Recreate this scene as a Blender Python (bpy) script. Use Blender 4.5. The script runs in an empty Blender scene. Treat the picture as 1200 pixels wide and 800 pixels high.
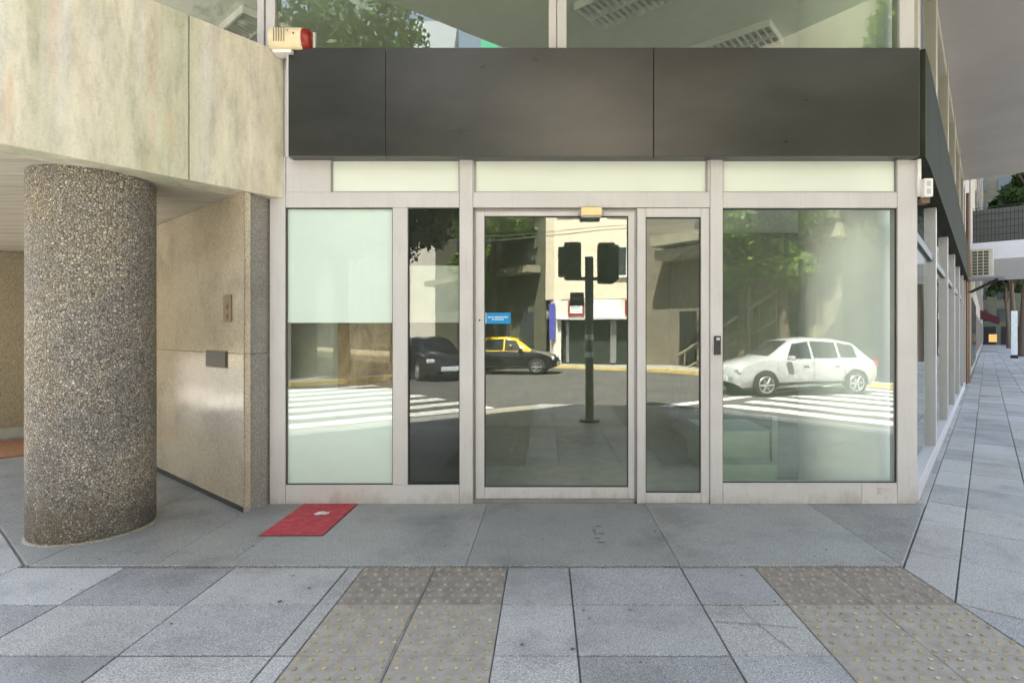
import bpy, bmesh, math, random
import numpy as np
from mathutils import Vector, Matrix
random.seed(7); rng = np.random.default_rng(7)
R = math.radians
S = bpy.context.scene
COL = S.collection
# ------------------------------------------------------------ camera, light, exposure
CAMZ = 1.45
cam_d = bpy.data.cameras.new('camera'); cam = bpy.data.objects.new('camera', cam_d); COL.objects.link(cam)
cam.location = (0, 0, CAMZ); cam.rotation_euler = (R(90), 0, 0)
cam_d.sensor_width = 36; cam_d.lens = 36 * 640 / 1200
cam_d.shift_x = -40 / 1200; cam_d.shift_y = -8 / 1200
cam_d.clip_start = .05; cam_d.clip_end = 800
S.camera = cam
SUN_EL, SUN_AZ = R(60), R(-15)          # azimuth measured from +Y towards +X
SUN_E, SKY_E, EXPO = 5.0, 0.105, 3.06
w = bpy.data.worlds.new('World'); S.world = w; w.use_nodes = True
nt = w.node_tree; sky = nt.nodes.new('ShaderNodeTexSky'); sky.sky_type = 'NISHITA'; sky.sun_disc = False
sky.sun_elevation = SUN_EL; sky.sun_rotation = SUN_AZ; sky.air_density = 1.0; sky.dust_density = 1.5; sky.ozone_density = 1.0
hs = nt.nodes.new('ShaderNodeHueSaturation'); hs.inputs['Saturation'].default_value = .62; nt.links.new(sky.outputs[0], hs.inputs['Color'])
nt.links.new(hs.outputs[0], nt.nodes['Background'].inputs[0]); nt.nodes['Background'].inputs[1].default_value = SKY_E
sl = bpy.data.lights.new('sun', 'SUN'); sl.energy = SUN_E; sl.angle = R(.5); sl.color = (1, .93, .82)
so = bpy.data.objects.new('sun', sl); COL.objects.link(so)
sdir = Vector((math.sin(SUN_AZ) * math.cos(SUN_EL), math.cos(SUN_AZ) * math.cos(SUN_EL), math.sin(SUN_EL)))
so.rotation_euler = sdir.to_track_quat('Z', 'Y').to_euler(); so.location = (0, 0, 30)
S.view_settings.view_transform = 'Standard'; S.view_settings.look = 'None'
S.view_settings.exposure = EXPO; S.view_settings.gamma = 1; S.view_settings.use_curve_mapping = False
S.cycles.use_denoising = True; S.cycles.max_bounces = 12; S.cycles.transparent_max_bounces = 16
S.cycles.diffuse_bounces = 5; S.cycles.glossy_bounces = 5; S.cycles.caustics_reflective = False; S.cycles.caustics_refractive = False
S.cycles.sample_clamp_indirect = 8

# ------------------------------------------------------------ frames
TH = math.atan2(-.628, .778)
CT, ST = math.cos(TH), math.sin(TH)
def UV(v, u, z=0.0): return (v * CT - u * ST, v * ST + u * CT, z)   # v across the side street, u along it
def inv(x, y): return (x * CT + y * ST, -x * ST + y * CT)           # -> v, u
K = .00725
def fx(px): return (px - 640) * K
def fz(py): return CAMZ + (392 - py) * K
FY = 4.64

# ------------------------------------------------------------ materials
M = {}
class N:
    def __init__(s, name, rough=.6, spec=.4, metal=0):
        s.m = bpy.data.materials.new(name); s.m.use_nodes = True; s.t = s.m.node_tree
        s.b = s.t.nodes['Principled BSDF']; s.b.inputs['Roughness'].default_value = rough
        s.b.inputs['Specular IOR Level'].default_value = spec; s.b.inputs['Metallic'].default_value = metal
        M[name] = s.m; s.co = None
    def n(s, t): return s.t.nodes.new('ShaderNode' + t)
    def l(s, a, b): s.t.links.new(a, b)
    def coord(s, scale=(1, 1, 1), obj=False, rot=None):
        if obj: c = s.n('TexCoord').outputs['Object']
        else: c = s.n('NewGeometry').outputs['Position']
        mp = s.n('Mapping'); mp.inputs['Scale'].default_value = scale
        if rot is not None: mp.inputs['Rotation'].default_value = (0, 0, rot)
        s.l(c, mp.inputs[0]); return mp.outputs[0]
    def noise(s, scale, co=None, detail=4, rough=.55, dist=0, out='Fac'):
        q = s.n('TexNoise'); q.inputs['Scale'].default_value = scale; q.inputs['Detail'].default_value = detail
        q.inputs['Roughness'].default_value = rough; q.inputs['Distortion'].default_value = dist
        s.l(co if co is not None else s.coord(), q.inputs['Vector']); return q.outputs[out]
    def ramp(s, f, stops):
        r = s.n('ValToRGB'); e = r.color_ramp.elements
        while len(e) > 1: e.remove(e[-1])
        for i, (p, c) in enumerate(stops):
            x = e[0] if i == 0 else e.new(p)
            x.position = p; x.color = (c[0], c[1], c[2], 1) if isinstance(c, (tuple, list)) else (c, c, c, 1)
        s.l(f, r.inputs[0]); return r.outputs[0]
    def mix(s, a, b, f=.5, mode='MIX'):
        q = s.n('MixRGB'); q.blend_type = mode
        for i, v in ((0, f), (1, a), (2, b)):
            if hasattr(v, 'is_linked') or hasattr(v, 'links'): s.l(v, q.inputs[i])
            elif i == 0: q.inputs[0].default_value = v
            else: q.inputs[i].default_value = (*v, 1) if len(v) == 3 else v
        return q.outputs[0]
    def bump(s, h, st=.3, dist=.01):
        b = s.n('Bump'); b.inputs['Strength'].default_value = st; b.inputs['Distance'].default_value = dist
        s.l(h, b.inputs['Height']); s.l(b.outputs[0], s.b.inputs['Normal'])
    def col(s, c):
        if isinstance(c, tuple): s.b.inputs['Base Color'].default_value = (*c, 1)
        else: s.l(c, s.b.inputs['Base Color'])
    def roughf(s, f, a, b):
        r = s.n('MapRange'); r.inputs[3].default_value = a; r.inputs[4].default_value = b
        s.l(f, r.inputs[0]); s.l(r.outputs[0], s.b.inputs['Roughness'])

def plain(name, c, rough=.5, metal=0, var=.12, scale=6, bump=0, spec=.4):
    a = N(name, rough, spec, metal)
    f = a.noise(scale, a.coord(obj=True), 5)
    a.col(a.ramp(f, [(.25, tuple(x * (1 - var) for x in c)), (.75, tuple(min(1, x * (1 + var)) for x in c))]))
    if bump: a.bump(a.noise(scale * 12, a.coord(obj=True), 3), bump, .004)
    return a

def granite(name, lo, hi, island=.16, rough=.55, grain=150, big=.26, spec=.4, bump=.12):
    a = N(name, rough, spec)
    g = a.noise(grain, detail=2, rough=.7)
    c = a.ramp(g, [(.32, tuple(x * .5 for x in lo)), (.42, lo), (.56, hi), (.68, tuple(min(1, x * 1.45) for x in hi))])
    v = a.n('TexVoronoi'); v.inputs['Scale'].default_value = grain * .55; a.l(a.coord(), v.inputs['Vector'])
    sp = a.ramp(v.outputs['Color'], [(.0, .72), (.3, .95), (.75, 1.0), (1, 1.22)])
    c = a.mix(c, sp, .8, 'MULTIPLY')
    st = a.noise(1.7, detail=7, rough=.65)
    c = a.mix(c, a.ramp(st, [(.25, 1 - big * 1.6), (.5, 1.0), (.8, 1 + big * .5)]), 1, 'MULTIPLY')
    st2 = a.noise(9, detail=6, rough=.7)
    c = a.mix(c, a.ramp(st2, [(.28, .78), (.45, 1.0)]), .7, 'MULTIPLY')
    ri = a.n('NewGeometry').outputs['Random Per Island']
    c = a.mix(c, a.ramp(ri, [(0, 1 - island), (.4, 1.0), (.7, (1 + island * .3, 1 + island * .22, 1.0)), (1, 1 + island)]), 1, 'MULTIPLY')
    a.col(c)
    if bump: a.bump(g, bump, .002)
    a.roughf(st2, max(.05, rough - .1), rough + .12)
    return a
granite('paver', (.25, .255, .255), (.37, .37, .362), .24)
granite('porch_granite', (.18, .187, .18), (.30, .306, .295), .14, rough=.42)
granite('wall_granite', (.33, .285, .205), (.50, .44, .335), .05, rough=.11, grain=170, big=.22, spec=.8, bump=.02)
granite('pillar_granite', (.21, .20, .185), (.34, .33, .30), .05, rough=.55, grain=150, big=.15)
granite('dull_wall_granite', (.25, .215, .155), (.38, .335, .25), .08, rough=.5, grain=110, big=.12)
granite('kerb_stone', (.30, .29, .27), (.42, .41, .38), .15, rough=.7)
granite('far_pavement', (.30, .29, .26), (.42, .40, .36), .15, rough=.8, grain=40)
plain('mortar', (.17, .165, .155), .9, var=.3, scale=20)
# tactile concrete
a = N('tactile', .8, .3); f = a.noise(14, detail=6); g = a.noise(220, detail=2)
c = a.ramp(f, [(.3, (.26, .24, .205)), (.7, (.36, .335, .29))]); c = a.mix(c, a.ramp(g, [(.3, .7), (.6, 1.05)]), .8, 'MULTIPLY'); a.col(c); a.bump(g, .2, .002)
a = N('tactile_brown', .8, .3); f = a.noise(14, detail=6); g = a.noise(220, detail=2)
c = a.ramp(f, [(.3, (.19, .165, .135)), (.7, (.30, .265, .22))]); c = a.mix(c, a.ramp(g, [(.3, .7), (.6, 1.05)]), .8, 'MULTIPLY'); a.col(c); a.bump(g, .2, .002)
a = N('dome_yellow', .7, .3); ri = a.n('NewGeometry').outputs['Random Per Island']
c = a.ramp(ri, [(0, (.26, .24, .20)), (.4, (.36, .31, .19)), (.85, (.42, .35, .18)), (1, (.48, .44, .36))]); c = a.mix(c, a.ramp(a.noise(120), [(.35, .6), (.55, 1.0)]), .8, 'MULTIPLY'); a.col(c)
# road
a = N('asphalt', .85, .3); f = a.noise(.8, detail=8, rough=.7); g = a.noise(90, detail=2)
c = a.ramp(f, [(.3, (.075, .073, .07)), (.7, (.13, .127, .12))]); c = a.mix(c, a.ramp(g, [(.3, .7), (.7, 1.25)]), .8, 'MULTIPLY'); a.col(c); a.bump(g, .3, .004)
a = N('road_paint', .7, .3); f = a.noise(5, detail=8, rough=.75); a.col(a.ramp(f, [(.36, (.18, .175, .165)), (.46, (.72, .71, .67))]))
a = N('yellow_paint', .7, .3); f = a.noise(4, detail=8, rough=.75); a.col(a.ramp(f, [(.36, (.4, .36, .26)), (.5, (.66, .50, .16))]))
# exposed aggregate
a = N('aggregate', .65, .45)
v = a.n('TexVoronoi'); v.inputs['Scale'].default_value = 62; wv = a.noise(30, detail=2, out='Color')
co = a.mix(a.coord(), wv, .012, 'ADD'); a.l(co, v.inputs['Vector'])
v2 = a.n('TexVoronoi'); v2.feature = 'DISTANCE_TO_EDGE'; v2.inputs['Scale'].default_value = 62; a.l(co, v2.inputs['Vector'])
c = a.ramp(v.outputs['Color'], [(0, (.17, .16, .145)), (.2, (.31, .29, .26)), (.42, (.44, .40, .34)), (.6, (.40, .40, .40)), (.78, (.58, .55, .49)), (1, (.78, .76, .70))])
big = a.noise(1.9, detail=6, rough=.6)
c = a.mix(c, a.ramp(big, [(.3, (.66, .68, .72)), (.5, (1, .98, .94)), (.72, (1.28, 1.16, .94))]), 1, 'MULTIPLY')
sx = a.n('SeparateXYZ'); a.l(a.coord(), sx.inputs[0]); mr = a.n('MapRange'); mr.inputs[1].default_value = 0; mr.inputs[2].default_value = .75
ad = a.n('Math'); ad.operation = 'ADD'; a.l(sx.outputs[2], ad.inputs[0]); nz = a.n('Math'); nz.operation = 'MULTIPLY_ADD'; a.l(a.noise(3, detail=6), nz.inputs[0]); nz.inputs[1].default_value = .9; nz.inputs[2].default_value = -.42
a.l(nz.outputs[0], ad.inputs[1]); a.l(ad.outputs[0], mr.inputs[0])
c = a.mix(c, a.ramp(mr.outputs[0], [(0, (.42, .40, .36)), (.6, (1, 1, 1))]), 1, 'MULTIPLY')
c = a.mix((.08, .072, .06), c, a.ramp(v2.outputs['Distance'], [(.02, 0), (.2, 1)])); a.col(c)
a.bump(a.ramp(v2.outputs['Distance'], [(0, 0), (.35, 1)]), .9, .008)
# stained concrete
a = N('stained_concrete', .75, .35)
co = a.coord((4.5, 4.5, .7)); f = a.noise(1.3, co, 8, .62, .3)
c = a.ramp(f, [(.25, (.48, .44, .33)), (.42, (.60, .56, .43)), (.58, (.69, .65, .52)), (.78, (.76, .74, .64))])
f2 = a.noise(.8, a.coord((3.2, 3.2, .35)), 4, .5)
c = a.mix(c, (.36, .42, .27), a.ramp(f2, [(.48, 0), (.68, .65)]))
f3 = a.noise(1.5, a.coord((4, 4, .6), rot=.5), 4, .6)
c = a.mix(c, (.62, .36, .22), a.ramp(f3, [(.59, 0), (.73, .5)]))
f5 = a.noise(2.1, a.coord((6, 6, .25)), 6, .6)
c = a.mix(c, (.62, .62, .64), a.ramp(f5, [(.5, 0), (.72, .6)]))
f6 = a.noise(4, a.coord((3, 3, .8)), 9, .72); c = a.mix(c, a.ramp(f6, [(.3, .72), (.5, 1.0), (.7, 1.12)]), .9, 'MULTIPLY')
f4 = a.noise(60, detail=4, rough=.7); c = a.mix(c, a.ramp(f4, [(.3, .82), (.5, 1.0)]), .8, 'MULTIPLY'); a.col(c)
a.bump(f4, .25, .004)
# board marked concrete soffit
a = N('board_concrete', .8, .3)
f = a.noise(1.0, a.coord((1.2, 22, 1), rot=-TH), 6, .6, .2)
c = a.ramp(f, [(.3, (.35, .32, .26)), (.5, (.50, .47, .39)), (.7, (.60, .57, .49))]); a.col(c); a.bump(f, .4, .01)
# soffit grey plaster
a = N('soffit_plaster', .8, .3); f = a.noise(.6, detail=6); a.col(a.ramp(f, [(.3, (.33, .33, .335)), (.7, (.41, .41, .415))])); a.bump(a.noise(80), .1, .003)
# frames
a = N('frame_paint', .38, .5)
f = a.noise(2.5, detail=6, rough=.6); c = a.ramp(f, [(.3, (.53, .525, .53)), (.7, (.595, .588, .592))])
f2 = a.noise(40, detail=5, rough=.7); c = a.mix(c, a.ramp(f2, [(.28, .8), (.4, 1.0)]), .6, 'MULTIPLY')
sx = a.n('SeparateXYZ'); a.l(a.coord(), sx.inputs[0]); zz = a.n('Math'); zz.operation = 'MULTIPLY_ADD'; a.l(a.noise(6, a.coord((1, 1, .5)), 8, .7), zz.inputs[0]); zz.inputs[1].default_value = .5; a.l(sx.outputs[2], zz.inputs[2])
c = a.mix((.30, .26, .21), c, a.ramp(zz.outputs[0], [(.20, .35), (.34, 1)]))
dr_ = a.noise(5, a.coord((9, 9, .5)), 8, .7); c = a.mix(c, a.ramp(dr_, [(.3, .86), (.45, 1.0)]), .8, 'MULTIPLY')
a.col(c); a.bump(a.noise(7), .04, .003)
a = N('peeling_paint', .6, .4); f = a.noise(9, detail=8, rough=.7)
c = a.ramp(f, [(.33, (.33, .27, .18)), (.38, (.5, .47, .42)), (.42, (.57, .555, .56)), (.6, (.60, .585, .60))]); a.col(c); a.bump(f, .4, .01)
plain('gasket', (.05, .05, .05), .7)
plain('alu_track', (.34, .33, .33), .4, .6)
# fascia
a = N('fascia_metal', .3, .5, .4); f = a.noise(1.2, a.coord((1, 1, 2.5)), 6, .6)
c = a.ramp(f, [(.3, (.042, .042, .042)), (.7, (.062, .061, .06))]); d = a.noise(70, detail=3, rough=.8)
c = a.mix(c, (.16, .15, .13), a.ramp(d, [(.70, 0), (.76, .5)])); a.col(c); a.roughf(f, .25, .33); a.bump(a.noise(1.1), .10, .02)
a = N('fascia_green', .8, .05, 0); f = a.noise(1.2, a.coord((3, 3, 1)), 6, .6)
a.col(a.ramp(f, [(.3, (.018, .021, .013)), (.7, (.04, .044, .028))])); a.roughf(f, .65, .8)
def glass(name, r0, tint, wav=.03, seed=0):
    a = N(name); t = a.t; t.nodes.remove(a.b)
    tr = a.n('BsdfTransparent'); tr.inputs[0].default_value = (*tint, 1)
    gl = a.n('BsdfGlossy'); gl.inputs['Roughness'].default_value = 0; gl.inputs[0].default_value = (.97, 1, .975, 1)
    lw = a.n('LayerWeight'); lw.inputs['Blend'].default_value = .5
    p = a.n('Math'); p.operation = 'POWER'; a.l(lw.outputs['Facing'], p.inputs[0]); p.inputs[1].default_value = 5
    q = a.n('Math'); q.operation = 'MULTIPLY_ADD'; a.l(p.outputs[0], q.inputs[0]); q.inputs[1].default_value = 1 - r0; q.inputs[2].default_value = r0
    mx = a.n('MixShader'); a.l(q.outputs[0], mx.inputs[0]); a.l(tr.outputs[0], mx.inputs[1]); a.l(gl.outputs[0], mx.inputs[2])
    if wav:
        bp = a.n('Bump'); bp.inputs['Strength'].default_value = wav; bp.inputs['Distance'].default_value = .02
        mp = a.n('Mapping'); mp.inputs['Location'].default_value = (seed, seed * 2, 0); mp.inputs['Scale'].default_value = (1.2, 1.2, 2.0)
        a.l(a.n('NewGeometry').outputs['Position'], mp.inputs[0])
        a.l(a.noise(1.1, mp.outputs[0], 1, .4), bp.inputs['Height']); a.l(bp.outputs[0], gl.inputs['Normal'])
    a.l(mx.outputs[0], t.nodes['Material Output'].inputs[0])
glass('glass', .09, (.94, .975, .95), .03)
glass('glass_black', .05, (.94, .97, .95), .03, 2)
glass('glass_clear', .038, (.97, .985, .975), .03, 8)
glass('glass_upper', .10, (.80, .85, .80), .03, 3)
glass('glass_side', .035, (.96, .98, .97), .03, 5)
def film(name, c, var=.04):
    a = N(name, .5, .3); f = a.noise(1.1, detail=3)
    a.col(a.ramp(f, [(.3, tuple(x * (1 - var) for x in c)), (.7, tuple(min(1, x * (1 + var)) for x in c))]))
film('mint_film', (.81, .935, .90)); film('transom_panel', (.72, .78, .70), .05)
plain('black_film', (.008, .008, .009), .3)
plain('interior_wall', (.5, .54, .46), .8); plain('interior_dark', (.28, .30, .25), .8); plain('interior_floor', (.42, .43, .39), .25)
plain('interior_column', (.92, .925, .91), .6, var=.03); plain('interior_ceiling', (.78, .78, .73), .8, var=.05)
plain('bench_green', (.40, .48, .40), .5)
a = N('brown_stone', .4); f = a.noise(7, a.coord((1, 1, .6)), 8, .7, .6); a.col(a.ramp(f, [(.3, (.14, .10, .05)), (.5, (.32, .24, .13)), (.7, (.5, .39, .24))]))
plain('white_plastic', (.78, .78, .76), .4); plain('cream_plastic', (.74, .64, .42), .45, var=.1, scale=12); plain('red_lens', (.26, .02, .01), .25)
plain('gold_metal', (.62, .50, .28), .35, .5); plain('dark_plastic', (.035, .035, .04), .4); plain('steel', (.5, .5, .5), .35, .8)
plain('bronze_plate', (.19, .145, .10), .4, .4); plain('slot_dark', (.025, .03, .033), .35, .3)
plain('sticker_blue', (.0, .27, .62), .4); plain('sticker_white', (.7, .85, .95), .5)
a = N('mat_red', .75, .3); f = a.noise(16, detail=6, rough=.7); a.col(a.ramp(f, [(.3, (.33, .035, .045)), (.55, (.45, .07, .08)), (.75, (.62, .14, .15))])); a.bump(a.noise(90), .3, .003)
plain('mat_edge', (.05, .02, .02), .8); plain('rag_white', (.75, .73, .72), .8); plain('mat_brown', (.28, .13, .06), .9, scale=30, var=.3)
plain('pole_green', (.12, .14, .11), .5, .2); plain('signal_black', (.09, .095, .08), .5); plain('lens_dark', (.03, .02, .02), .2)
plain('sign_dark', (.03, .05, .04), .4); plain('paper', (.75, .82, .82), .6)
plain('cream_stucco', (.80, .71, .55), .85, var=.06, scale=1.2); plain('white_stucco', (.74, .71, .64), .85, var=.06, scale=1.2)
plain('olive_wall', (.11, .11, .075), .85, var=.2, scale=2); plain('tan_wall', (.30, .275, .20), .85, var=.12, scale=1.5); plain('stone_facade', (.19, .17, .13), .85, var=.15, scale=1.5)
plain('far_window', (.05, .06, .065), .12, 0, var=.1); plain('far_frame', (.75, .75, .72), .5); plain('dark_opening', (.02, .02, .018), .8); plain('shop_dark', (.035, .045, .04), .2)
plain('sign_red', (.25, .03, .03), .5); plain('banner_blue', (.08, .09, .42), .6); plain('balcony_white', (.62, .64, .68), .7, var=.05)
plain('neighbour_wall', (.30, .27, .23), .8, var=.15, scale=3); plain('copper_pipe', (.19, .115, .075), .5, .3); plain('iron_dark', (.02, .02, .022), .5)
plain('awning_red', (.07, .01, .015), .7); plain('ac_cream', (.60, .58, .50), .5); plain('shelf_grey', (.33, .35, .38), .5)
plain('side_frame', (.50, .505, .52), .4, var=.05); plain('side_cream', (.40, .39, .33), .5, var=.05); plain('netting_green', (.04, .36, .22), .8); plain('roof_slate', (.20, .22, .25), .7)
plain('bark', (.12, .09, .065), .9, scale=14, var=.35, bump=.4)
def leafmat(name, c1, c2):
    a = N(name, .5, .35); ri = a.n('NewGeometry').outputs['Random Per Island']
    c = a.ramp(ri, [(0, c1), (1, c2)]); a.col(c)
    tl = a.n('BsdfTranslucent'); a.l(a.mix(c, (1.3, 1.35, .5), 1, 'MULTIPLY'), tl.inputs[0])
    mx = a.n('MixShader'); mx.inputs[0].default_value = .4; a.l(a.b.outputs[0], mx.inputs[1]); a.l(tl.outputs[0], mx.inputs[2])
    a.l(mx.outputs[0], a.t.nodes['Material Output'].inputs[0])
leafmat('leaf_plane', (.07, .12, .02), (.19, .27, .05)); leafmat('leaf_dark', (.02, .045, .015), (.06, .10, .03))
def paint(name, c, metal=0):
    a = N(name, .25, .5, metal); a.col(c); a.b.inputs['Coat Weight'].default_value = .8; a.b.inputs['Coat Roughness'].default_value = .05
paint('car_white', (.45, .46, .47)); paint('car_black', (.012, .012, .014)); paint('taxi_yellow', (.80, .50, .01))
plain('car_glass', (.02, .025, .025), .05, spec=.6); plain('tyre', (.02, .02, .02), .8); plain('rim', (.45, .46, .48), .3, .7); plain('lamp_clear', (.7, .7, .7), .1); plain('lamp_red', (.4, .02, .02), .2)
def emit(name, c, s):
    a = N(name); e = a.n('Emission'); e.inputs[0].default_value = (*c, 1); e.inputs[1].default_value = s
    a.l(e.outputs[0], a.t.nodes['Material Output'].inputs[0])
emit('lit_shop', (1, .62, .22), .12)

# ------------------------------------------------------------ mesh builder
WLOC = {}
def tag(o, label=None, cat=None, group=None, kind=None):
    if label: o['label'] = label
    if cat: o['category'] = cat
    if group: o['group'] = group
    if kind: o['kind'] = kind
    return o
def empty(name, loc, label, cat, group=None):
    o = bpy.data.objects.new(name, None); COL.objects.link(o); o.location = loc; WLOC[o.name] = Vector(loc)
    o.empty_display_size = .1
    return tag(o, label, cat, group)
class MB:
    def __init__(s, uv=False, T=None): s.v = []; s.f = []; s.mi = []; s.uv = uv; s.T = T; s.cur = 0
    def P(s, p):
        if s.uv: return UV(*p)
        if s.T is not None: return tuple(s.T @ Vector(p))
        return tuple(p)
    def add(s, vs, fs):
        b = len(s.v); s.v += [s.P(p) for p in vs]; s.f += [tuple(i + b for i in f) for f in fs]; s.mi += [s.cur] * len(fs); return s
    def box(s, x0, x1, y0, y1, z0, z1, c=0):
        if c:
            return s.cbox(x0, x1, y0, y1, z0, z1, c)
        return s.add([(x0, y0, z0), (x1, y0, z0), (x1, y1, z0), (x0, y1, z0), (x0, y0, z1), (x1, y0, z1), (x1, y1, z1), (x0, y1, z1)],
                     [(3, 2, 1, 0), (4, 5, 6, 7), (0, 1, 5, 4), (1, 2, 6, 5), (2, 3, 7, 6), (3, 0, 4, 7)])
    def cbox(s, x0, x1, y0, y1, z0, z1, c):
        bm = bmesh.new(); bmesh.ops.create_cube(bm, size=1)
        for v in bm.verts: v.co = Vector(((x0 + x1) / 2 + v.co.x * (x1 - x0), (y0 + y1) / 2 + v.co.y * (y1 - y0), (z0 + z1) / 2 + v.co.z * (z1 - z0)))
        bmesh.ops.bevel(bm, geom=list(bm.edges), offset=min(c, (x1 - x0) * .45, (y1 - y0) * .45, (z1 - z0) * .45), segments=2, profile=.5, affect='EDGES')
        bm.verts.index_update()
        s.add([tuple(v.co) for v in bm.verts], [tuple(v.index for v in f.verts) for f in bm.faces]); bm.free(); return s
    def prism(s, poly, z0, z1, cham=0):
        # poly ccw list of (x,y)
        n = len(poly)
        ar = sum(poly[i][0] * poly[(i + 1) % n][1] - poly[(i + 1) % n][0] * poly[i][1] for i in range(n))
        if ar < 0: poly = poly[::-1]
        if cham:
            cx = sum(p[0] for p in poly) / n; cy = sum(p[1] for p in poly) / n
            ins = inset(poly, cham)
            if ins is None: return s
            vs = [(x, y, z0) for x, y in poly] + [(x, y, z1 - cham) for x, y in poly] + [(x, y, z1) for x, y in ins]
            fs = [tuple(range(2 * n, 3 * n))]
            for k in range(2):
                for i in range(n):
                    j = (i + 1) % n; fs.append((k * n + i, k * n + j, (k + 1) * n + j, (k + 1) * n + i))
            return s.add(vs, fs)
        vs = [(x, y, z0) for x, y in poly] + [(x, y, z1) for x, y in poly]
        fs = [tuple(range(n - 1, -1, -1)), tuple(range(n, 2 * n))] + [(i, (i + 1) % n, n + (i + 1) % n, n + i) for i in range(n)]
        return s.add(vs, fs)
    def xprism(s, prof, x0, x1):   # prof in (y,z)
        n = len(prof); vs = [(x0, y, z) for y, z in prof] + [(x1, y, z) for y, z in prof]
        fs = [tuple(range(n)), tuple(range(2 * n - 1, n - 1, -1))] + [(i, n + i, n + (i + 1) % n, (i + 1) % n) for i in range(n)]
        return s.add(vs, fs)
    def tube(s, pts, rad, n=8):
        pts = [Vector(p) for p in pts]; rad = rad if isinstance(rad, (list, tuple)) else [rad] * len(pts)
        rings = []
        for i, p in enumerate(pts):
            d = (pts[min(i + 1, len(pts) - 1)] - pts[max(i - 1, 0)]).normalized()
            a = d.orthogonal().normalized() if i == 0 else (rings_a - d * rings_a.dot(d)).normalized()
            rings_a = a; b = d.cross(a)
            rings.append([tuple(p + (a * math.cos(t) + b * math.sin(t)) * rad[i]) for t in [2 * math.pi * k / n for k in range(n)]])
        vs = [q for r in rings for q in r]; fs = [tuple(range(n - 1, -1, -1)), tuple(range((len(pts) - 1) * n, len(pts) * n))]
        for i in range(len(pts) - 1):
            for k in range(n):
                fs.append((i * n + k, i * n + (k + 1) % n, (i + 1) * n + (k + 1) % n, (i + 1) * n + k))
        return s.add(vs, fs)
    def cyl(s, x, y, z0, z1, r, n=48, r2=None): return s.tube([(x, y, z0), (x, y, z1)], [r, r if r2 is None else r2], n)
    def build(s, name, mat, parent=None, smooth=False, origin=None, label=None):
        me = bpy.data.meshes.new(name); vs = np.array(s.v)
        if parent is not None: o0 = WLOC[parent.name] if origin is None else Vector(origin)
        else: o0 = Vector(origin) if origin is not None else Vector(((vs[:, 0].min() + vs[:, 0].max()) / 2, (vs[:, 1].min() + vs[:, 1].max()) / 2, vs[:, 2].min()))
        me.from_pydata([tuple(Vector(v) - o0) for v in s.v], [], s.f)
        for mm in (mat if isinstance(mat, (list, tuple)) else [mat]): me.materials.append(M[mm])
        me.polygons.foreach_set('material_index', s.mi)
        if smooth: me.polygons.foreach_set('use_smooth', [True] * len(me.polygons))
        me.update()
        o = bpy.data.objects.new(name, me); COL.objects.link(o); WLOC[o.name] = o0
        if parent is not None:
            o.parent = parent; o.location = o0 - WLOC[parent.name]
        else: o.location = o0
        if smooth:
            try: me.set_sharp_from_angle(angle=R(40))
            except Exception: pass
        if label: o['label'] = label
        return o
def inset(poly, d):
    n = len(poly); out = []
    for i in range(n):
        a, b, c = Vector(poly[i - 1]), Vector(poly[i]), Vector(poly[(i + 1) % n])
        e1 = (b - a); e2 = (c - b)
        if e1.length < 1e-5 or e2.length < 1e-5: return None
        e1.normalize(); e2.normalize(); n1 = Vector((-e1.y, e1.x)); n2 = Vector((-e2.y, e2.x))
        k = 1 + n1.dot(n2)
        if k < .2: k = .2
        q = b + (n1 + n2) * d / k; out.append((q.x, q.y))
    return out
def clip(poly, a, b, c):        # keep a*x+b*y<=c
    out = []; n = len(poly)
    for i in range(n):
        p, q = poly[i], poly[(i + 1) % n]; dp = a * p[0] + b * p[1] - c; dq = a * q[0] + b * q[1] - c
        if dp <= 0: out.append(p)
        if (dp < 0 < dq) or (dq < 0 < dp):
            t = dp / (dp - dq); out.append((p[0] + (q[0] - p[0]) * t, p[1] + (q[1] - p[1]) * t))
    return out
def area(p): return abs(sum(p[i][0] * p[(i + 1) % len(p)][1] - p[(i + 1) % len(p)][0] * p[i][1] for i in range(len(p)))) / 2 if len(p) > 2 else 0
def dedupe(p):
    o = []
    for q in p:
        if not o or (abs(q[0] - o[-1][0]) + abs(q[1] - o[-1][1])) > 1e-4: o.append(q)
    if len(o) > 1 and abs(o[0][0] - o[-1][0]) + abs(o[0][1] - o[-1][1]) < 1e-4: o.pop()
    return o
def copy_tree(o, loc=None, rz=None, label=None, group=None):
    c = o.copy(); COL.objects.link(c)
    if loc is not None: c.location = loc
    if rz is not None: c.rotation_euler = (0, 0, rz)
    if label: c['label'] = label
    if group: c['group'] = group
    for ch in o.children:
        d = ch.copy(); COL.objects.link(d); d.parent = c
        for g in ch.children:
            e = g.copy(); COL.objects.link(e); e.parent = d
    return c

# ------------------------------------------------------------ GROUND
KA, KB = -1.6, 3.0            # near kerbs (u of street in front, v of the side street)
FA, FB = -10.4, 12.0          # far kerbs
g = MB(); g.box(-300, 300, -300, 300, -.4, -.13); tag(g.build('road', 'asphalt'), kind='structure')
def uvpoly(vu): return [UV(v, u)[:2] for v, u in vu]
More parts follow.
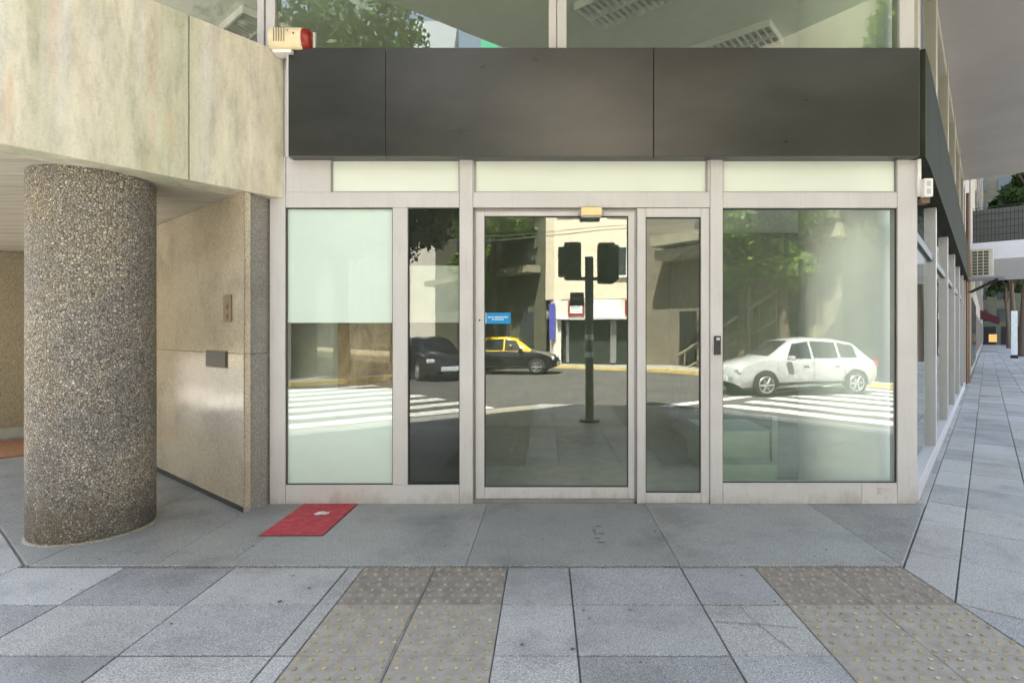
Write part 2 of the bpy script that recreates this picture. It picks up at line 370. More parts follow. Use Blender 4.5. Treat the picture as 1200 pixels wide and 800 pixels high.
# near pavement base
near = uvpoly([(-40, KA), (1.2, KA), (KB, KA + 1.8), (KB, 140), (-40, 140)])
b = MB(); b.prism(near, -.2, -.014); tag(b.build('pavement_base', 'mortar'), kind='structure')
def fits(poly, planes):
    for a, bb, c in planes: 
        poly = clip(poly, a, bb, c)
        if len(poly) < 3: return None
    poly = dedupe(poly)
    return poly if len(poly) > 2 and area(poly) > .004 else None
def hv(kind, val, keep):       # half plane on v or u; keep 'lt'/'gt'
    s = 1 if keep == 'lt' else -1
    return (CT * s, ST * s, val * s) if kind == 'v' else (-ST * s, CT * s, val * s)
kerbclip = [hv('u', KA + .16, 'gt'), hv('v', KB - .16, 'lt')]
# chamfer plane of kerb corner
p1 = Vector(UV(1.2, KA)[:2]); p2 = Vector(UV(KB, KA + 1.8)[:2]); e = (p2 - p1).normalized(); nrm = Vector((e.y, -e.x))
kerbclip.append((nrm.x, nrm.y, nrm.dot(p1) - .16))
GAP = .0045
def slab(mb, poly, z=0.0, gap=GAP):
    n = len(poly); ar = sum(poly[i][0] * poly[(i + 1) % n][1] - poly[(i + 1) % n][0] * poly[i][1] for i in range(n))
    if ar < 0: poly = poly[::-1]
    q = inset(poly, gap)
    if q is None: return
    dz = random.uniform(-.0015, .0015)
    mb.prism(q, -.013, z + dz, .003)
# front field, aligned with the shopfront
xs = [-12.42, -11.72, -11.02, -10.32, -9.62, -8.92, -8.22, -7.52, -6.82, -6.12, -5.42, -4.72, -4.0, -3.3, -2.62, -1.94, -1.235, -1.135, -.69, -.24, .144, .837, 1.30, 1.76, 2.22]
ys = [3.405 - .467 * i for i in range(0, 26)]
sa, tc, tb, dm, db = MB(), MB(), MB(), MB(), MB()
def domes(mb, x0, x1, y0, y1, n=7):
    for i in range(n):
        for j in range(n):
            x = x0 + (i + .5 + (.25 if j % 2 else -.25) * .6) * (x1 - x0) / n; y = y0 + (j + .5) * (y1 - y0) / n
            if any(aa * x + bb2 * y > cc - .03 for aa, bb2, cc in kerbclip): continue
            if random.random() < .05: continue
            mb.tube([(x, y, -.001), (x, y, .0055), (x, y, .007)], [.013, .0105, .0075], 10)
for r_ in range(len(ys) - 1):
    for c_ in range(len(xs) - 1):
        x0, x1, y1, y0 = xs[c_], xs[c_ + 1], ys[r_], ys[r_ + 1]
        p = fits([(x0, y0), (x1, y0), (x1, y1), (x0, y1)], kerbclip + [hv('u', .61, 'lt')] if x1 < -3.2 else kerbclip)
        if p is None: continue
        tact = c_ in (17, 18, 22, 23)
        if tact:
            slab(tb if r_ == 0 else tc, p, 0, .0015); domes(db if r_ == 0 else dm, x0, x1, y0, y1)
        else: slab(sa, p)
# strip of field left of the porch corner and beyond the first row
for c_ in range(0, 13):
    for k in range(-8, 1):
        y0 = 3.405 + .467 * (-k); x0, x1 = xs[c_], xs[c_ + 1]
        p = fits([(x0, y0), (x1, y0), (x1, y0 + .467), (x0, y0 + .467)], kerbclip + [hv('u', .61, 'lt')])
        if p: slab(sa, p)
tag(sa.build('front_pavement', 'paver'), kind='structure')
tag(tc.build('tactile_paving', 'tactile'), kind='structure'); tag(tb.build('tactile_paving', 'tactile_brown'), kind='structure')
tag(dm.build('tactile_paving', 'dome_yellow', smooth=True), kind='structure'); tag(db.build('tactile_paving', 'tactile', smooth=True), kind='structure')
# side street pavement, aligned with the side street
sb = MB()
vs_ = [-.405, -.135] + [-.135 + .415 * i for i in range(1, 8)] + [KB]
u0 = inv(2.25, 3.0)[1]
us = [u0 - .05 + .70 * i for i in range(-9, 70)]
for i in range(len(vs_) - 1):
    off = 0 if i < 2 else (.35 if i % 2 else 0)
    for k in range(len(us) - 1):
        p = fits(uvpoly([(vs_[i], us[k] + off), (vs_[i + 1], us[k] + off), (vs_[i + 1], us[k + 1] + off), (vs_[i], us[k + 1] + off)]), kerbclip + [(-1, 0, -2.223)])
        if p: slab(sb, p)
for k in range(30):
    for j in range(3):
        p = fits(uvpoly([(-.405 + j * 1.1, us[-1] + k * 3), (.69 + j * 1.1, us[-1] + k * 3), (.69 + j * 1.1, us[-1] + k * 3 + 3), (-.405 + j * 1.1, us[-1] + k * 3 + 3)]), kerbclip)
        if p: slab(sb, p)
for k in range(22):
    u_ = 5.62 + k * .7; p = fits(uvpoly([(-.464, u_), (-.407, u_), (-.407, u_ + .7), (-.464, u_ + .7)]), kerbclip); slab(sb, p, 0, .001) if p else None
tag(sb.build('side_pavement', 'paver'), kind='structure')
# porch (polished granite, one centimetre above the pavement)
GU_ = 1.93
pc = MB(); pl = inv(-3.23, 3.40)
porch_planes = [(0, -1, -3.408)]
big = uvpoly([(-12, .615), (pl[0], .615)])
px_ = [-3.23, -2.452, -2.0, -.5, .837, 2.225]
cornerV = -.41
for i in range(len(px_)):
    x0 = px_[i]; x1 = px_[i + 1] if i < 5 else 4.2
    p = fits([(x0, 3.408), (x1, 3.408), (x1, 5.2), (x0, 5.2)], [hv('v', cornerV, 'lt')] + ([(0, 1, 4.66)] if i > 0 else [hv('u', GU_, 'lt'), (0, 1, 5.2)]))
    if p: slab(pc, p, .012, .0012)
for vv in np.arange(-12.4, -4.0, 1.4):
    for uu in (.615, 2.0):
        p = fits(uvpoly([(vv, uu), (vv + 1.4, uu), (vv + 1.4, uu + 1.39), (vv, uu + 1.39)]), [(1, 0, -3.232)])
        if p: slab(pc, p, .012, .0012)
tag(pc.build('porch_floor', 'porch_granite'), kind='structure')
ck = MB()
def crack(pts, wd=.0025):
    q = []
    for i in range(len(pts) - 1):
        for k in range(5):
            t_ = k / 5; q.append((pts[i][0] + (pts[i + 1][0] - pts[i][0]) * t_ + random.uniform(-.006, .006), pts[i][1] + (pts[i + 1][1] - pts[i][1]) * t_ + random.uniform(-.006, .006)))
    q.append(pts[-1])
    for i in range(len(q) - 1):
        a_, b_ = Vector(q[i]), Vector(q[i + 1]); n_ = Vector((-(b_ - a_).y, (b_ - a_).x)).normalized() * wd * random.uniform(.5, 1.2)
        ck.add([(*(a_ - n_), .0035), (*(b_ - n_), .0035), (*(b_ + n_), .0035), (*(a_ + n_), .0035)], [(0, 1, 2, 3)])
crack([(.86, 2.76), (1.02, 2.74), (1.24, 2.70)]); crack([(1.03, 2.93), (1.06, 2.74), (1.10, 2.60), (1.13, 2.5)])
crack([(-.63, 3.38), (-.68, 3.2), (-.70, 2.95), (-.70, 2.5), (-.69, 2.2)], .004)
tag(ck.build('pavement_crack', 'mortar'), kind='structure')
# kerbs near
kb = MB()
for v in np.arange(-39, 1.2, 1.0): kb.prism(inset(uvpoly([(v, KA), (min(v + 1, 1.2), KA), (min(v + 1, 1.2), KA + .155), (v, KA + .155)]), .003), -.2, .002, .01) if 1.2 - v > .1 else None
for u in np.arange(KA + 1.8, 120, 1.0): kb.prism(inset(uvpoly([(KB - .155, u), (KB, u), (KB, u + 1), (KB - .155, u + 1)]), .003), -.2, .002, .01)
q1, q2 = Vector((1.2, KA)), Vector((KB, KA + 1.8)); dd = (q2 - q1); nn = Vector((-dd.y, dd.x)).normalized() * .155
for i in range(3):
    a0, a1 = q1 + dd * i / 3, q1 + dd * (i + 1) / 3
    kb.prism(inset(uvpoly([tuple(a0), tuple(a1), tuple(a1 + nn), tuple(a0 + nn)]), .003), -.2, .004, .01)
tag(kb.build('kerb', 'kerb_stone'), kind='structure')
# far pavements
fp = MB(); fk = MB()
def block(poly):
    pts = uvpoly(poly); n = len(pts); fp.prism(pts, -.3, -.004)
    ar = sum(pts[i][0] * pts[(i + 1) % n][1] - pts[(i + 1) % n][0] * pts[i][1] for i in range(n))
    if ar < 0: pts = pts[::-1]
    q = inset(pts, .16); r2 = inset(pts, -.004)
    for i in range(n):
        j = (i + 1) % n; fk.prism([r2[i], r2[j], q[j], q[i]], -.3, .004)
block([(9.9, -60), (9.9, -13), (FB, -9.5), (FB, 120), (40, 120), (40, -60)])
block([(-40, FA), (1.6, FA), (KB, FA - 1.4), (KB, -60), (-40, -60)])
tag(fp.build('far_pavement', 'far_pavement'), kind='structure'); tag(fk.build('far_kerb', 'yellow_paint'), kind='structure')
# zebra crossings
z1 = MB(); z2 = MB()
for i in range(7): z1.prism(uvpoly([(-4.9, KA - .9 - i * 1.05), (.6, KA - .9 - i * 1.05), (.6, KA - 1.4 - i * 1.05), (-4.9, KA - 1.4 - i * 1.05)]), -.131, -.126)
for i in range(8): z2.prism(uvpoly([(KB + .7 + i * 1.05, .2), (KB + .7 + i * 1.05, 4.2), (KB + 1.2 + i * 1.05, 4.2), (KB + 1.2 + i * 1.05, .2)]), -.131, -.126)
z2.prism(uvpoly([(KB + .4, -.6), (FB - .4, -.6), (FB - .4, -.3), (KB + .4, -.3)]), -.131, -.126)
tag(z1.build('zebra_crossing', 'road_paint'), kind='structure'); tag(z2.build('zebra_crossing', 'road_paint'), kind='structure')

# ------------------------------------------------------------ OVERHANGING UPPER STOREY
SU, SV, SE = .935, 1.3, 18.1
t = empty('overhanging_storey', UV(SV, SU, 5.5), 'plain grey underside of the storey that overhangs the side pavement', 'building')
m = MB(True); m.box(-13, SV, SU, SE, 5.5, 6.05); m.build('soffit', 'soffit_plaster', t)

# ------------------------------------------------------------ SHOPFRONT
D0, D1 = FY, FY + .11
def F(mb, a, b, c, d, y0=D0, y1=D1, ch=.003): mb.box(fx(a), fx(b), y0, y1, fz(d), fz(c), ch)     # px box: x a..b, y c(top)..d(bottom)
def ring(mb, a, b, c, d, w, y0, y1):
    F(mb, a, a + w, c, d, y0, y1, 0); F(mb, b - w, b, c, d, y0, y1, 0); F(mb, a + w, b - w, c, c + w, y0, y1, 0); F(mb, a + w, b - w, d - w, d, y0, y1, 0)
BOT = 590.3
sf = empty('shopfront', (fx(696), FY + .05, .012), 'pale grey metal shopfront with glass doors and frosted panels under the dark fascia', 'shopfront')
m = MB()
F(m, 316, 334, 184, BOT); F(m, 538.5, 554, 184, BOT, ch=.004); F(m, 832.5, 847, 184, BOT); F(m, 1052, 1075, 184, BOT)
F(m, 334.3, 386.7, 184, 225, D0 + .012, D1 - .01)
F(m, 334.3, 538.2, 225.3, 243, D0 + .004, D1 - .004); F(m, 554.3, 832.2, 225.3, 243, D0 + .004, D1 - .004); F(m, 847.3, 1051.7, 225.3, 243.5, D0 + .004, D1 - .004)
F(m, 460, 477.5, 243.3, 568, D0 + .002, D1 - .002)
F(m, 334.3, 538.2, 568.3, BOT, D0 + .002, D1 - .002)
F(m, 1052, 1058, 60, 183.7, D0 + .02, D1)
F(m, 318, 337, 60, 183.6, D0 + .012, D1)
m.build('frame', 'frame_paint', sf)
m = MB(); F(m, 847.3, 1010, 566, BOT, D0 + .002, D1 - .002); m.build('bottom_rail', 'frame_paint', sf)
m = MB(); F(m, 1010.3, 1051.8, 566, BOT, D0 + .003, D1 - .002); m.build('bottom_rail', 'peeling_paint', sf, label='bottom rail with peeling cracked paint')
for a, b in ((386.9, 538.2), (555.5, 829.5), (847.3, 1052)):
    m = MB(); F(m, a, b, 185, 225, D0 + .035, D0 + .045, 0); o = m.build('transom_panel', 'transom_panel', sf)
    m = MB(); ring(m, a, b, 184.5, 225.2, 1.4, D0 + .02, D0 + .034); m.build('gasket', 'alu_track', o)
for a_, b_ in ((829.8, 832.2), (554.2, 555.3)):
    m = MB(); F(m, a_, b_, 184, 225, D0 + .01, D1 - .01, 0); m.build('mullion_trim', 'frame_paint', sf)
def pane(a, b, c, d, gm='glass', y=D0 + .03, name='window_pane', lab=None, par=None, gk=1.2):
    m = MB(); F(m, a, b, c, d, y, y + .006, 0); o = m.build(name, gm, par or sf, label=lab)
    m = MB(); ring(m, a, b, c, d, gk, y - .012, y - .001); m.build('gasket', 'gasket', o)
    return o
p1_ = pane(334, 460, 243.2, 568.2, 'glass_clear', lab='left window with frosted film above and below a clear band')
for c, d in ((243.4, 378), (456, 568)):
    m = MB(); F(m, 334.2, 459.8, c, d, D0 + .038, D0 + .040, 0); m.build('frosted_film', 'mint_film', p1_)
p2_ = pane(477.5, 538.5, 243.2, 568.2, 'glass_black', lab='narrow window backed with black film')
m = MB(); F(m, 478, 538, 243.4, 310, D0 + .038, D0 + .040, 0); F(m, 478, 538, 378, 568, D0 + .038, D0 + .040, 0); m.build('black_film', 'black_film', p2_)
m = MB(); F(m, 478, 538, 310.3, 377.7, D0 + .046, D0 + .048, 0); m.build('grey_film', 'interior_floor', p2_)
pane(847, 1052, 243.7, 566, lab='large right window in front of the white column')
# sliding door
dr = MB(); F(dr, 557, 567, 247, 585.5, D0 + .035, D0 + .075); F(dr, 737, 744, 247, 585.5, D0 + .035, D0 + .075)
F(dr, 567.2, 736.8, 247, 252, D0 + .036, D0 + .074); F(dr, 567.2, 736.8, 572, 585.5, D0 + .036, D0 + .074)
door1 = dr.build('sliding_door', 'frame_paint', sf, label='wide sliding glass door with blue sticker')
pane(567, 737, 252, 572, y=D0 + .05, name='door_glass', par=door1)
m = MB(); F(m, 568, 598, 366, 379, D0 + .046, D0 + .0478, 0); st = m.build('sticker', 'sticker_blue', door1)
m = MB(); F(m, 568, 569.3, 366, 379, D0 + .0445, D0 + .0458, 0)
x = 571.5
while x < 594:
    ww = random.choice([.9, 1.3, 1.7]); F(m, x, x + ww, 370.6, 372.1, D0 + .0447, D0 + .0458, 0); x += ww + random.choice([.3, .3, .8])
x = 576
while x < 590:
    ww = random.choice([.9, 1.3]); F(m, x, x + ww, 373.5, 374.8, D0 + .0447, D0 + .0458, 0); x += ww + random.choice([.3, .7])
m.build('sticker_print', 'sticker_white', st) if False else m.build('sticker_print', 'sticker_white', door1)
m = MB(); m.tube([(fx(561.5), D0 + .036, fz(375)), (fx(561.5), D0 + .028, fz(375))], .008, 12); m.build('keyhole', 'dark_plastic', door1)
dr = MB(); F(dr, 747, 757, 243.5, 590, D0 + .012, D0 + .07); F(dr, 822, 832, 243.5, 590, D0 + .012, D0 + .07)
F(dr, 757.2, 821.8, 243.5, 254, D0 + .013, D0 + .069); F(dr, 757.2, 821.8, 578, 590, D0 + .013, D0 + .069)
door2 = dr.build('side_door', 'frame_paint', sf, label='narrow hinged glass door')
pane(757, 822, 254, 578, y=D0 + .035, name='door_glass', par=door2)
m = MB(); F(m, 744.2, 746.8, 243.4, 590, D0 + .05, D1 - .01, 0); F(m, 554.2, 556.8, 243.4, 590, D0 + .06, D1 - .01, 0); F(m, 556.8, 744, 243.3, 246.8, D0 + .05, D1 - .01, 0); F(m, 554.2, 744, 585.8, 592, D0 + .03, D1, 0)
m.build('door_track', 'alu_track', sf)
# lock
m = MB(); F(m, 836.5, 844, 393.5, 415.5, D0 - .022, D0 - .001, .004); lk = m.build('lock', 'dark_plastic', sf)
m = MB(); F(m, 838.5, 842.5, 395.5, 398.5, D0 - .026, D0 - .0225, .001); m.build('lock_plate', 'steel', lk)
# door sensor
ds = empty('door_sensor', (fx(692), D0 - .03, fz(254)), 'small brass coloured sensor box above the sliding door', 'sensor')
m = MB(); F(m, 680, 705, 243.6, 254.5, D0 - .055, D0 + .002, .008); m.build('housing', 'gold_metal', ds)
m = MB(); F(m, 678, 707, 246.5, 252, D0 - .03, D0 + .001, .004); F(m, 681, 704, 254.6, 256, D0 - .05, D0, 0); m.build('bracket', 'alu_track', ds)

# fascia
FSY = 4.54; KF = FSY / 640
fzz = lambda py: CAMZ + (392 - py) * KF
fxx = lambda p: (p - 640) * KF
fa = empty('shop_fascia', (fxx(708), FSY + .05, fzz(184)), 'dark brown metal fascia panels above the shopfront', 'fascia')
ZF0, ZF1 = fzz(183.5), fzz(56)
for a, b in ((338, 451.4), (452, 765.6), (766.2, 1078)):
    m = MB(); m.box(fxx(a), fxx(b), FSY, FSY + .07, ZF0, ZF1, .004); m.build('panel', 'fascia_metal', fa)
m = MB(); m.box(fxx(338), fxx(1078), FSY + .071, FY + .6, ZF0 + .003, ZF1 - .004); m.build('carcass', 'fascia_metal', fa)
m = MB(); m.box(fxx(336), fxx(337.8), FSY + .002, FSY + .10, ZF0, ZF1); m.build('edge_trim', 'frame_paint', fa)
# side fascia along the side street
CV, CU = inv(fx(1075), FY)            # corner in v,u
SEND = CU + 13.2
m = MB(True); fe = inv(fxx(1078), FSY)
m.prism([(fe[0] - .02, fe[1] + .03), (fe[0] + .035, fe[1] + .045), (CV + .07, CU + .25), (CV + .07, SEND), (CV - .25, SEND), (CV - .25, CU + .1)], ZF0 + .002, ZF1 - .002)
m.build('side_panel', 'fascia_green', fa)

# side shopfront
ss = empty('side_shopfront', UV(CV, CU + 5, 0), 'receding pale metal shopfront along the side street', 'shopfront')
m = MB(True); bays = [0.02, 2.25, 4.7, 7.0, 9.3, 11.6, 13.2]
def SB(v0, v1, u0_, u1_, z0, z1, ch=.004): m.box(CV + v0, CV + v1, CU + u0_, CU + u1_, z0, z1, ch)
for i, u_ in enumerate(bays[:-1]):
    if i: SB(-.08, .0, u_ - .06, u_ + .06, .012, ZF0)
    a_, b_ = u_ + (.062 if i else .06), bays[i + 1] - .062
    SB(-.09, .0, a_, b_, 0.0, .16); 
m.build('frame', 'side_frame', ss)
for i in range(len(bays) - 1):
    m = MB(True); SB(-.052, -.03, bays[i] + .063, bays[i + 1] - .063, 2.30, 2.38); m.build('transom_bar', 'dark_plastic', ss)
for i in range(len(bays) - 1):
    a_, b_ = bays[i] + .063, bays[i + 1] - .063
    m = MB(True); m.box(CV - .062, CV - .056, CU + a_, CU + b_, .15, ZF0 - .05); m.build('window_pane', 'glass_side', ss)
# upper windows
uw = empty('upper_window_band', (fx(700), FY + .05, ZF1), 'tall upper storey windows above the dark fascia reflecting the grey soffit', 'window')
m = MB(); ZT = 5.49
for a, b in ((299, 307), (309, 320), (643, 652), (653, 664), (1057, 1075)):
    m = MB(); m.box(fx(a), fx(b), D0 + .03, D1 + .03, ZF1 + .002, ZT, .004); m.build('mullion', 'frame_paint', uw)
m = MB(); m.box(fx(-160), fx(298.8), D0 + .04, D1 + .02, ZF1 - .1, ZF1 + .03); m.build('frame', 'frame_paint', uw)
for a, b in ((-160, 299), (320, 643), (664, 1057)):
    m = MB(); m.box(fx(a), fx(b), D0 + .06, D0 + .066, ZF1 - .1, ZT); m.build('window_pane', 'glass_side' if a < 0 else 'glass_upper', uw)
us_ = empty('upper_side_windows', UV(CV, CU + 5, ZF1), 'cream framed upper windows receding above the side fascia', 'window')
m = MB(True)
for i, u_ in enumerate([0.12, 2.25, 4.7, 7.0, 9.3, 11.6, 13.0]):
    m.box(CV - .12, CV + .005, CU + u_ - .10, CU + u_ + .10, ZF1 - .001, ZT - .001, .004)
m.box(CV - .1, CV - .01, CU + .23, CU + 12.8, ZT - .16, ZT - .002); m.build('frame', 'side_cream', us_)
m = MB(True); m.box(CV - .06, CV - .054, CU + .2, CU + 12.9, ZF1 - .01, ZT - .17); m.build('window_pane', 'glass_side', us_)

# ------------------------------------------------------------ INTERIOR
it = empty('shop_interior', (0.5, 7, .0), 'dim shop interior with plain walls behind the glass', 'room')
m = MB(); fl = [(-4.6, D1), (fx(1075) - .14, D1), UV(CV - .14, CU + 13, 0)[:2], (-4.6, 15.5)]
m.prism(fl, -.005, .006); m.build('floor', 'interior_floor', it)
m = MB(); m.prism(fl, 3.05, 3.10); m.build('ceiling', 'interior_ceiling', it)
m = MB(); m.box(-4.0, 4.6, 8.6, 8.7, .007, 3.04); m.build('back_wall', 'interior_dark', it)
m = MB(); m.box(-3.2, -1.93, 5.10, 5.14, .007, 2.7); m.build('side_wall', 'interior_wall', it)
m = MB(); m.box(-1.925, -1.22, 5.05, 5.09, .007, 2.7); m.build('stone_panel', 'brown_stone', it)
m = MB(); m.box(1.95, 2.0, 6.6, 8.59, .007, 2.6); m.build('partition', 'interior_wall', it)
ic = empty('interior_column', (2.87, 5.27, 0), 'round white column standing behind the right window', 'column')
m = MB(); m.cyl(2.87, 5.27, .007, 3.049, .40, 64); m.build('shaft', 'interior_column', ic, smooth=True)
m = MB(); m.cyl(2.87, 5.27, 3.86, 5.39, .40, 64); m.build('upper_shaft', 'interior_column', ic, smooth=True)
bn = empty('display_plinth', (1.9, 5.6, 0), 'low stepped green plinth on the floor behind the right window', 'plinth')
m = MB(); m.box(1.70, 2.22, 5.25, 5.6, .007, .20, .006); m.build('step', 'bench_green', bn)
m = MB(); m.box(1.65, 2.34, 5.61, 6.4, .007, .46, .006); m.build('top_step', 'bench_green', bn)
m = MB(); m.box(2.3, 2.36, 5.56, 5.60, .007, .62, .004); m.build('post', 'bench_green', bn)
# upper room
ur = empty('upper_room', (0, 7, 3.85), 'dim upper room with plain ceiling behind the upper windows', 'room')
fl2 = [(-6.0, D1 + .04), (fx(1075) - .16, D1 + .04), UV(CV - .16, CU + 12.9, 0)[:2], (-6.0, 15)]
m = MB(); m.prism(fl2, 3.40, 3.58); m.build('floor', 'interior_floor', ur)
m = MB(); m.prism(fl2, 5.40, 5.46); m.build('ceiling', 'interior_ceiling', ur)
m = MB(); m.box(-5.9, 6, 11.5, 11.6, 3.581, 5.399); m.build('back_wall', 'interior_wall', ur)
m = MB(); m.xprism([(6.0, 3.585), (9.0, 3.585), (9.0, 5.38)][::-1], 1.2, 1.26); m.build('stair_side', 'interior_column', ur)
lu = empty('ceiling_luminaire', (0, 0, 0), 'louvred ceiling luminaire', 'luminaire', 'louvred ceiling lights in the upper room')
m = MB(); L_, W_ = 1.2, .6
for yy in (-W_ / 2, 0, W_ / 2 - .02): m.box(-L_ / 2, L_ / 2, yy, yy + .02, -.09, -.001)
for xx in (-L_ / 2 - .02, L_ / 2): m.box(xx, xx + .02, -W_ / 2, W_ / 2, -.09, -.001)
m.build('housing', 'white_plastic', lu, origin=(0, 0, 0))
m = MB()
for k in range(1, 14): m.box(-L_ / 2 + k * L_ / 14, -L_ / 2 + k * L_ / 14 + .008, -W_ / 2 + .02, W_ / 2 - .02, -.085, -.04)
m.build('louvre', 'white_plastic', lu, origin=(0, 0, 0))
m = MB(); m.box(-L_ / 2, L_ / 2, -W_ / 2 + .02, W_ / 2 - .02, -.012, -.001); m.build('reflector', 'steel', lu, origin=(0, 0, 0))
lums = [((1.0, 6.35), 'louvred ceiling light nearest the middle upper mullion'), ((2.5, 7.45), 'louvred ceiling light left of the upper white column'),
        ((-3.93, 7.16), 'louvred ceiling light in the upper window left of the siren'), ((.3, 8.6), 'deeper louvred ceiling light behind the middle mullion')]
for i, ((x, y), lb) in enumerate(lums):
    if i == 0: lu.location = (x, y, 5.398); lu.rotation_euler = (0, 0, TH); lu['label'] = lb
    else: copy_tree(lu, (x, y, 5.398), TH, lb)

# ------------------------------------------------------------ CONCRETE BEAM, CANOPY, GRANITE, COLUMN
BV, BU = inv(-2.226, FY)
ZB0, ZB1 = 2.605, 3.84
cb = empty('concrete_beam', UV(BV, 1.2, ZB0), 'stained pale concrete parapet beam running over the round column', 'beam')
for a_, b_ in ((.25, BU - .712), (BU - .706, BU - .002)):
    m = MB(True); m.box(BV - .25, BV, a_, b_, ZB0, ZB1, .006); m.build('panel', 'stained_concrete', cb)
m = MB(True); m.box(-13, BV - .252, .25, .50, ZB0, ZB1); m.build('street_face', 'stained_concrete', cb)
m = MB(True); m.box(-13, BV - .251, .502, 3.2, ZB0 + .004, ZB0 + .2); m.build('canopy_slab', 'board_concrete', cb)
m = MB(True); m.box(-13, BV - .251, .502, 2.6, ZB1 - .3, ZB1 - .1); m.build('roof_slab', 'board_concrete', cb)
GV, GU = inv(-2.445, 4.42)
gw = empty('granite_wall', UV(GV - 2, GU, 0), 'polished brown granite wall with letter slot beside the shopfront', 'wall')
zj = 1.295
cuts = [GV, GV - 1.06, GV - 2.3, GV - 3.5, GV - 4.7, GV - 5.92]
for i in range(5):
    for z0, z1 in ((.05, zj - .002), (zj + .001, ZB0)):
        m = MB(True); m.box(cuts[i + 1] + .0015, cuts[i] - (.0015 if i else 0), GU + (0 if i != 1 else .004), GU + .05, z0, z1, .0015)
        m.build('slab', 'wall_granite', gw)
m = MB(True); m.box(GV - 5.92, GV - .004, GU - .006, GU + .05, .0, .048); m.build('plinth', 'slot_dark', gw)
m = MB(True)
gp = empty('granite_pillar', (-2.40, 4.55, 0), 'speckled grey granite end pillar between granite wall and shopfront', 'pillar')
e0 = (-2.445, 4.42); e1 = (fx(316) - .004, FY + .06)
d = Vector((e1[0] - e0[0], e1[1] - e0[1])); back = UV(GV, GU + .4)
for z0, z1 in ((.0, zj - .002), (zj + .001, ZB0)):
    m = MB(); m.prism([(e0[0] + .001, e0[1] + .001), e1, (e1[0], e1[1] + .3), (e0[0] - .2, e0[1] + .5), UV(GV - .001, GU + .052)[:2]], z0, z1)
    m.build('slab', 'pillar_granite', gp)
m = MB(); m.tube([(e0[0], e0[1], 0.01), (e0[0], e0[1], ZB0)], .004, 6); m.build('edge_bead', 'dull_wall_granite', gp)
lw_ = empty('lobby_wall', UV(-10.6, 1.0, 0), 'rough granite lobby wall seen left behind the round column', 'wall')
for z0, z1 in ((.16, zj - .002), (zj + .001, ZB0)):
    m = MB(True); m.box(-10.7, -10.6, .5, GU - .01, z0, z1, .002); m.build('slab', 'dull_wall_granite', lw_)
m = MB(True); m.box(-10.7, -10.58, .5, GU - .012, 0, .158); m.build('skirting', 'interior_floor', lw_)
# intercom and letter slot on granite wall (px -> distance along wall)
def wallpt(px, py):
    k = (px - 640) / 640.; x0, y0, _ = UV(GV, GU); dx, dy = -CT, -ST
    s_ = (k * y0 - x0) / (dx - k * dy); Y = y0 + dy * s_
    return GV - s_, CAMZ + (392 - py) * Y / 640
def plate(name, mat, px0, px1, py0, py1, th, lab, cat, c=.003):
    v0, zt = wallpt(px0, py0); v1, _ = wallpt(px1, py0); _, zb = wallpt(px1, py1)
    m = MB(True); m.box(min(v0, v1), max(v0, v1), GU - th, GU - .0005, zb, zt, c); return v0, v1, zb, zt, m
v0, v1, zb, zt, m = plate('i', '', 262.5, 272, 346, 377, .008, '', '')
ip = empty('intercom', UV((v0 + v1) / 2, GU, zb), 'narrow bronze intercom plate on the granite wall', 'intercom'); m.build('plate', 'bronze_plate', ip)
for k in (0.25, .6):
    m = MB(True); zz = zb + (zt - zb) * k; m.box((v0 + v1) / 2 - .02, (v0 + v1) / 2 + .02, GU - .012, GU - .0085, zz - .03, zz + .01, .001); m.build('button', 'copper_pipe', ip)
v0, v1, zb, zt, m = plate('i', '', 242.5, 266, 411, 430, .012, '', '')
mp_ = empty('letter_slot', UV((v0 + v1) / 2, GU, zb), 'dark rectangular letter slot set in the granite wall', 'letterbox'); m.build('flap', 'slot_dark', mp_)
m = MB(True); lo, hi = min(v0, v1), max(v0, v1)
m.box(lo - .012, lo, GU - .005, GU - .0005, zb - .012, zt + .012); m.box(hi, hi + .012, GU - .005, GU - .0005, zb - .012, zt + .012)
m.box(lo, hi, GU - .005, GU - .0005, zt, zt + .012); m.box(lo, hi, GU - .005, GU - .0005, zb - .012, zb); m.build('rim', 'bronze_plate', mp_)
# round column
rc = empty('round_column', (-3.38, 4.085, 0), 'thick round column of exposed pebble aggregate under the concrete beam', 'column')
m = MB(); N_ = 96
prof = [(.012, .372), (.04, .379), (.6, .381), (2.604, .379)]
m.tube([(-3.38, 4.085, z) for z, r in prof], [r for z, r in prof], N_); m.build('shaft', 'aggregate', rc, smooth=True)
m = MB(); m.tube([(-3.38, 4.085, .0), (-3.38, 4.085, .014), (-3.38, 4.085, .022)], [.395, .393, .378], N_); m.build('mortar_ring', 'dull_wall_granite', rc, smooth=True)

# ------------------------------------------------------------ SMALL THINGS ON THE FRONT
# siren
sx0, sx1 = fxx(312) , fxx(357); SYY = FY - .16
sr = empty('alarm_siren', (fxx(335), SYY + .08, fzz(57)), 'yellowed cream alarm siren with red lens at the end of the fascia', 'alarm')
KS = (SYY) / 640
def sxp(p): return (p - 640) * KS
def szp(p): return CAMZ + (392 - p) * KS
zc = (szp(27) + szp(55)) / 2; hh = (szp(27) - szp(55)) / 2
m = MB(); ny = 12
secs = [(311.5, .80), (312.5, .95), (316, 1.0), (345, 1.0), (351, .97)]
def siren_ring(px, k):
    pts = []
    for j in range(18):
        a_ = math.pi * (j / 17.) ; 
        pts.append((sxp(px), SYY + .10 - math.sin(a_) ** .7 * .09 * k, zc + hh * k * math.cos(a_)))
    return pts
rings = [siren_ring(p, k) for p, k in secs]; n = 18; vs = [q for r in rings for q in r]; fs = []
for i in range(len(rings) - 1):
    for j in range(n): fs.append((i * n + j, i * n + (j + 1) % n, (i + 1) * n + (j + 1) % n, (i + 1) * n + j))
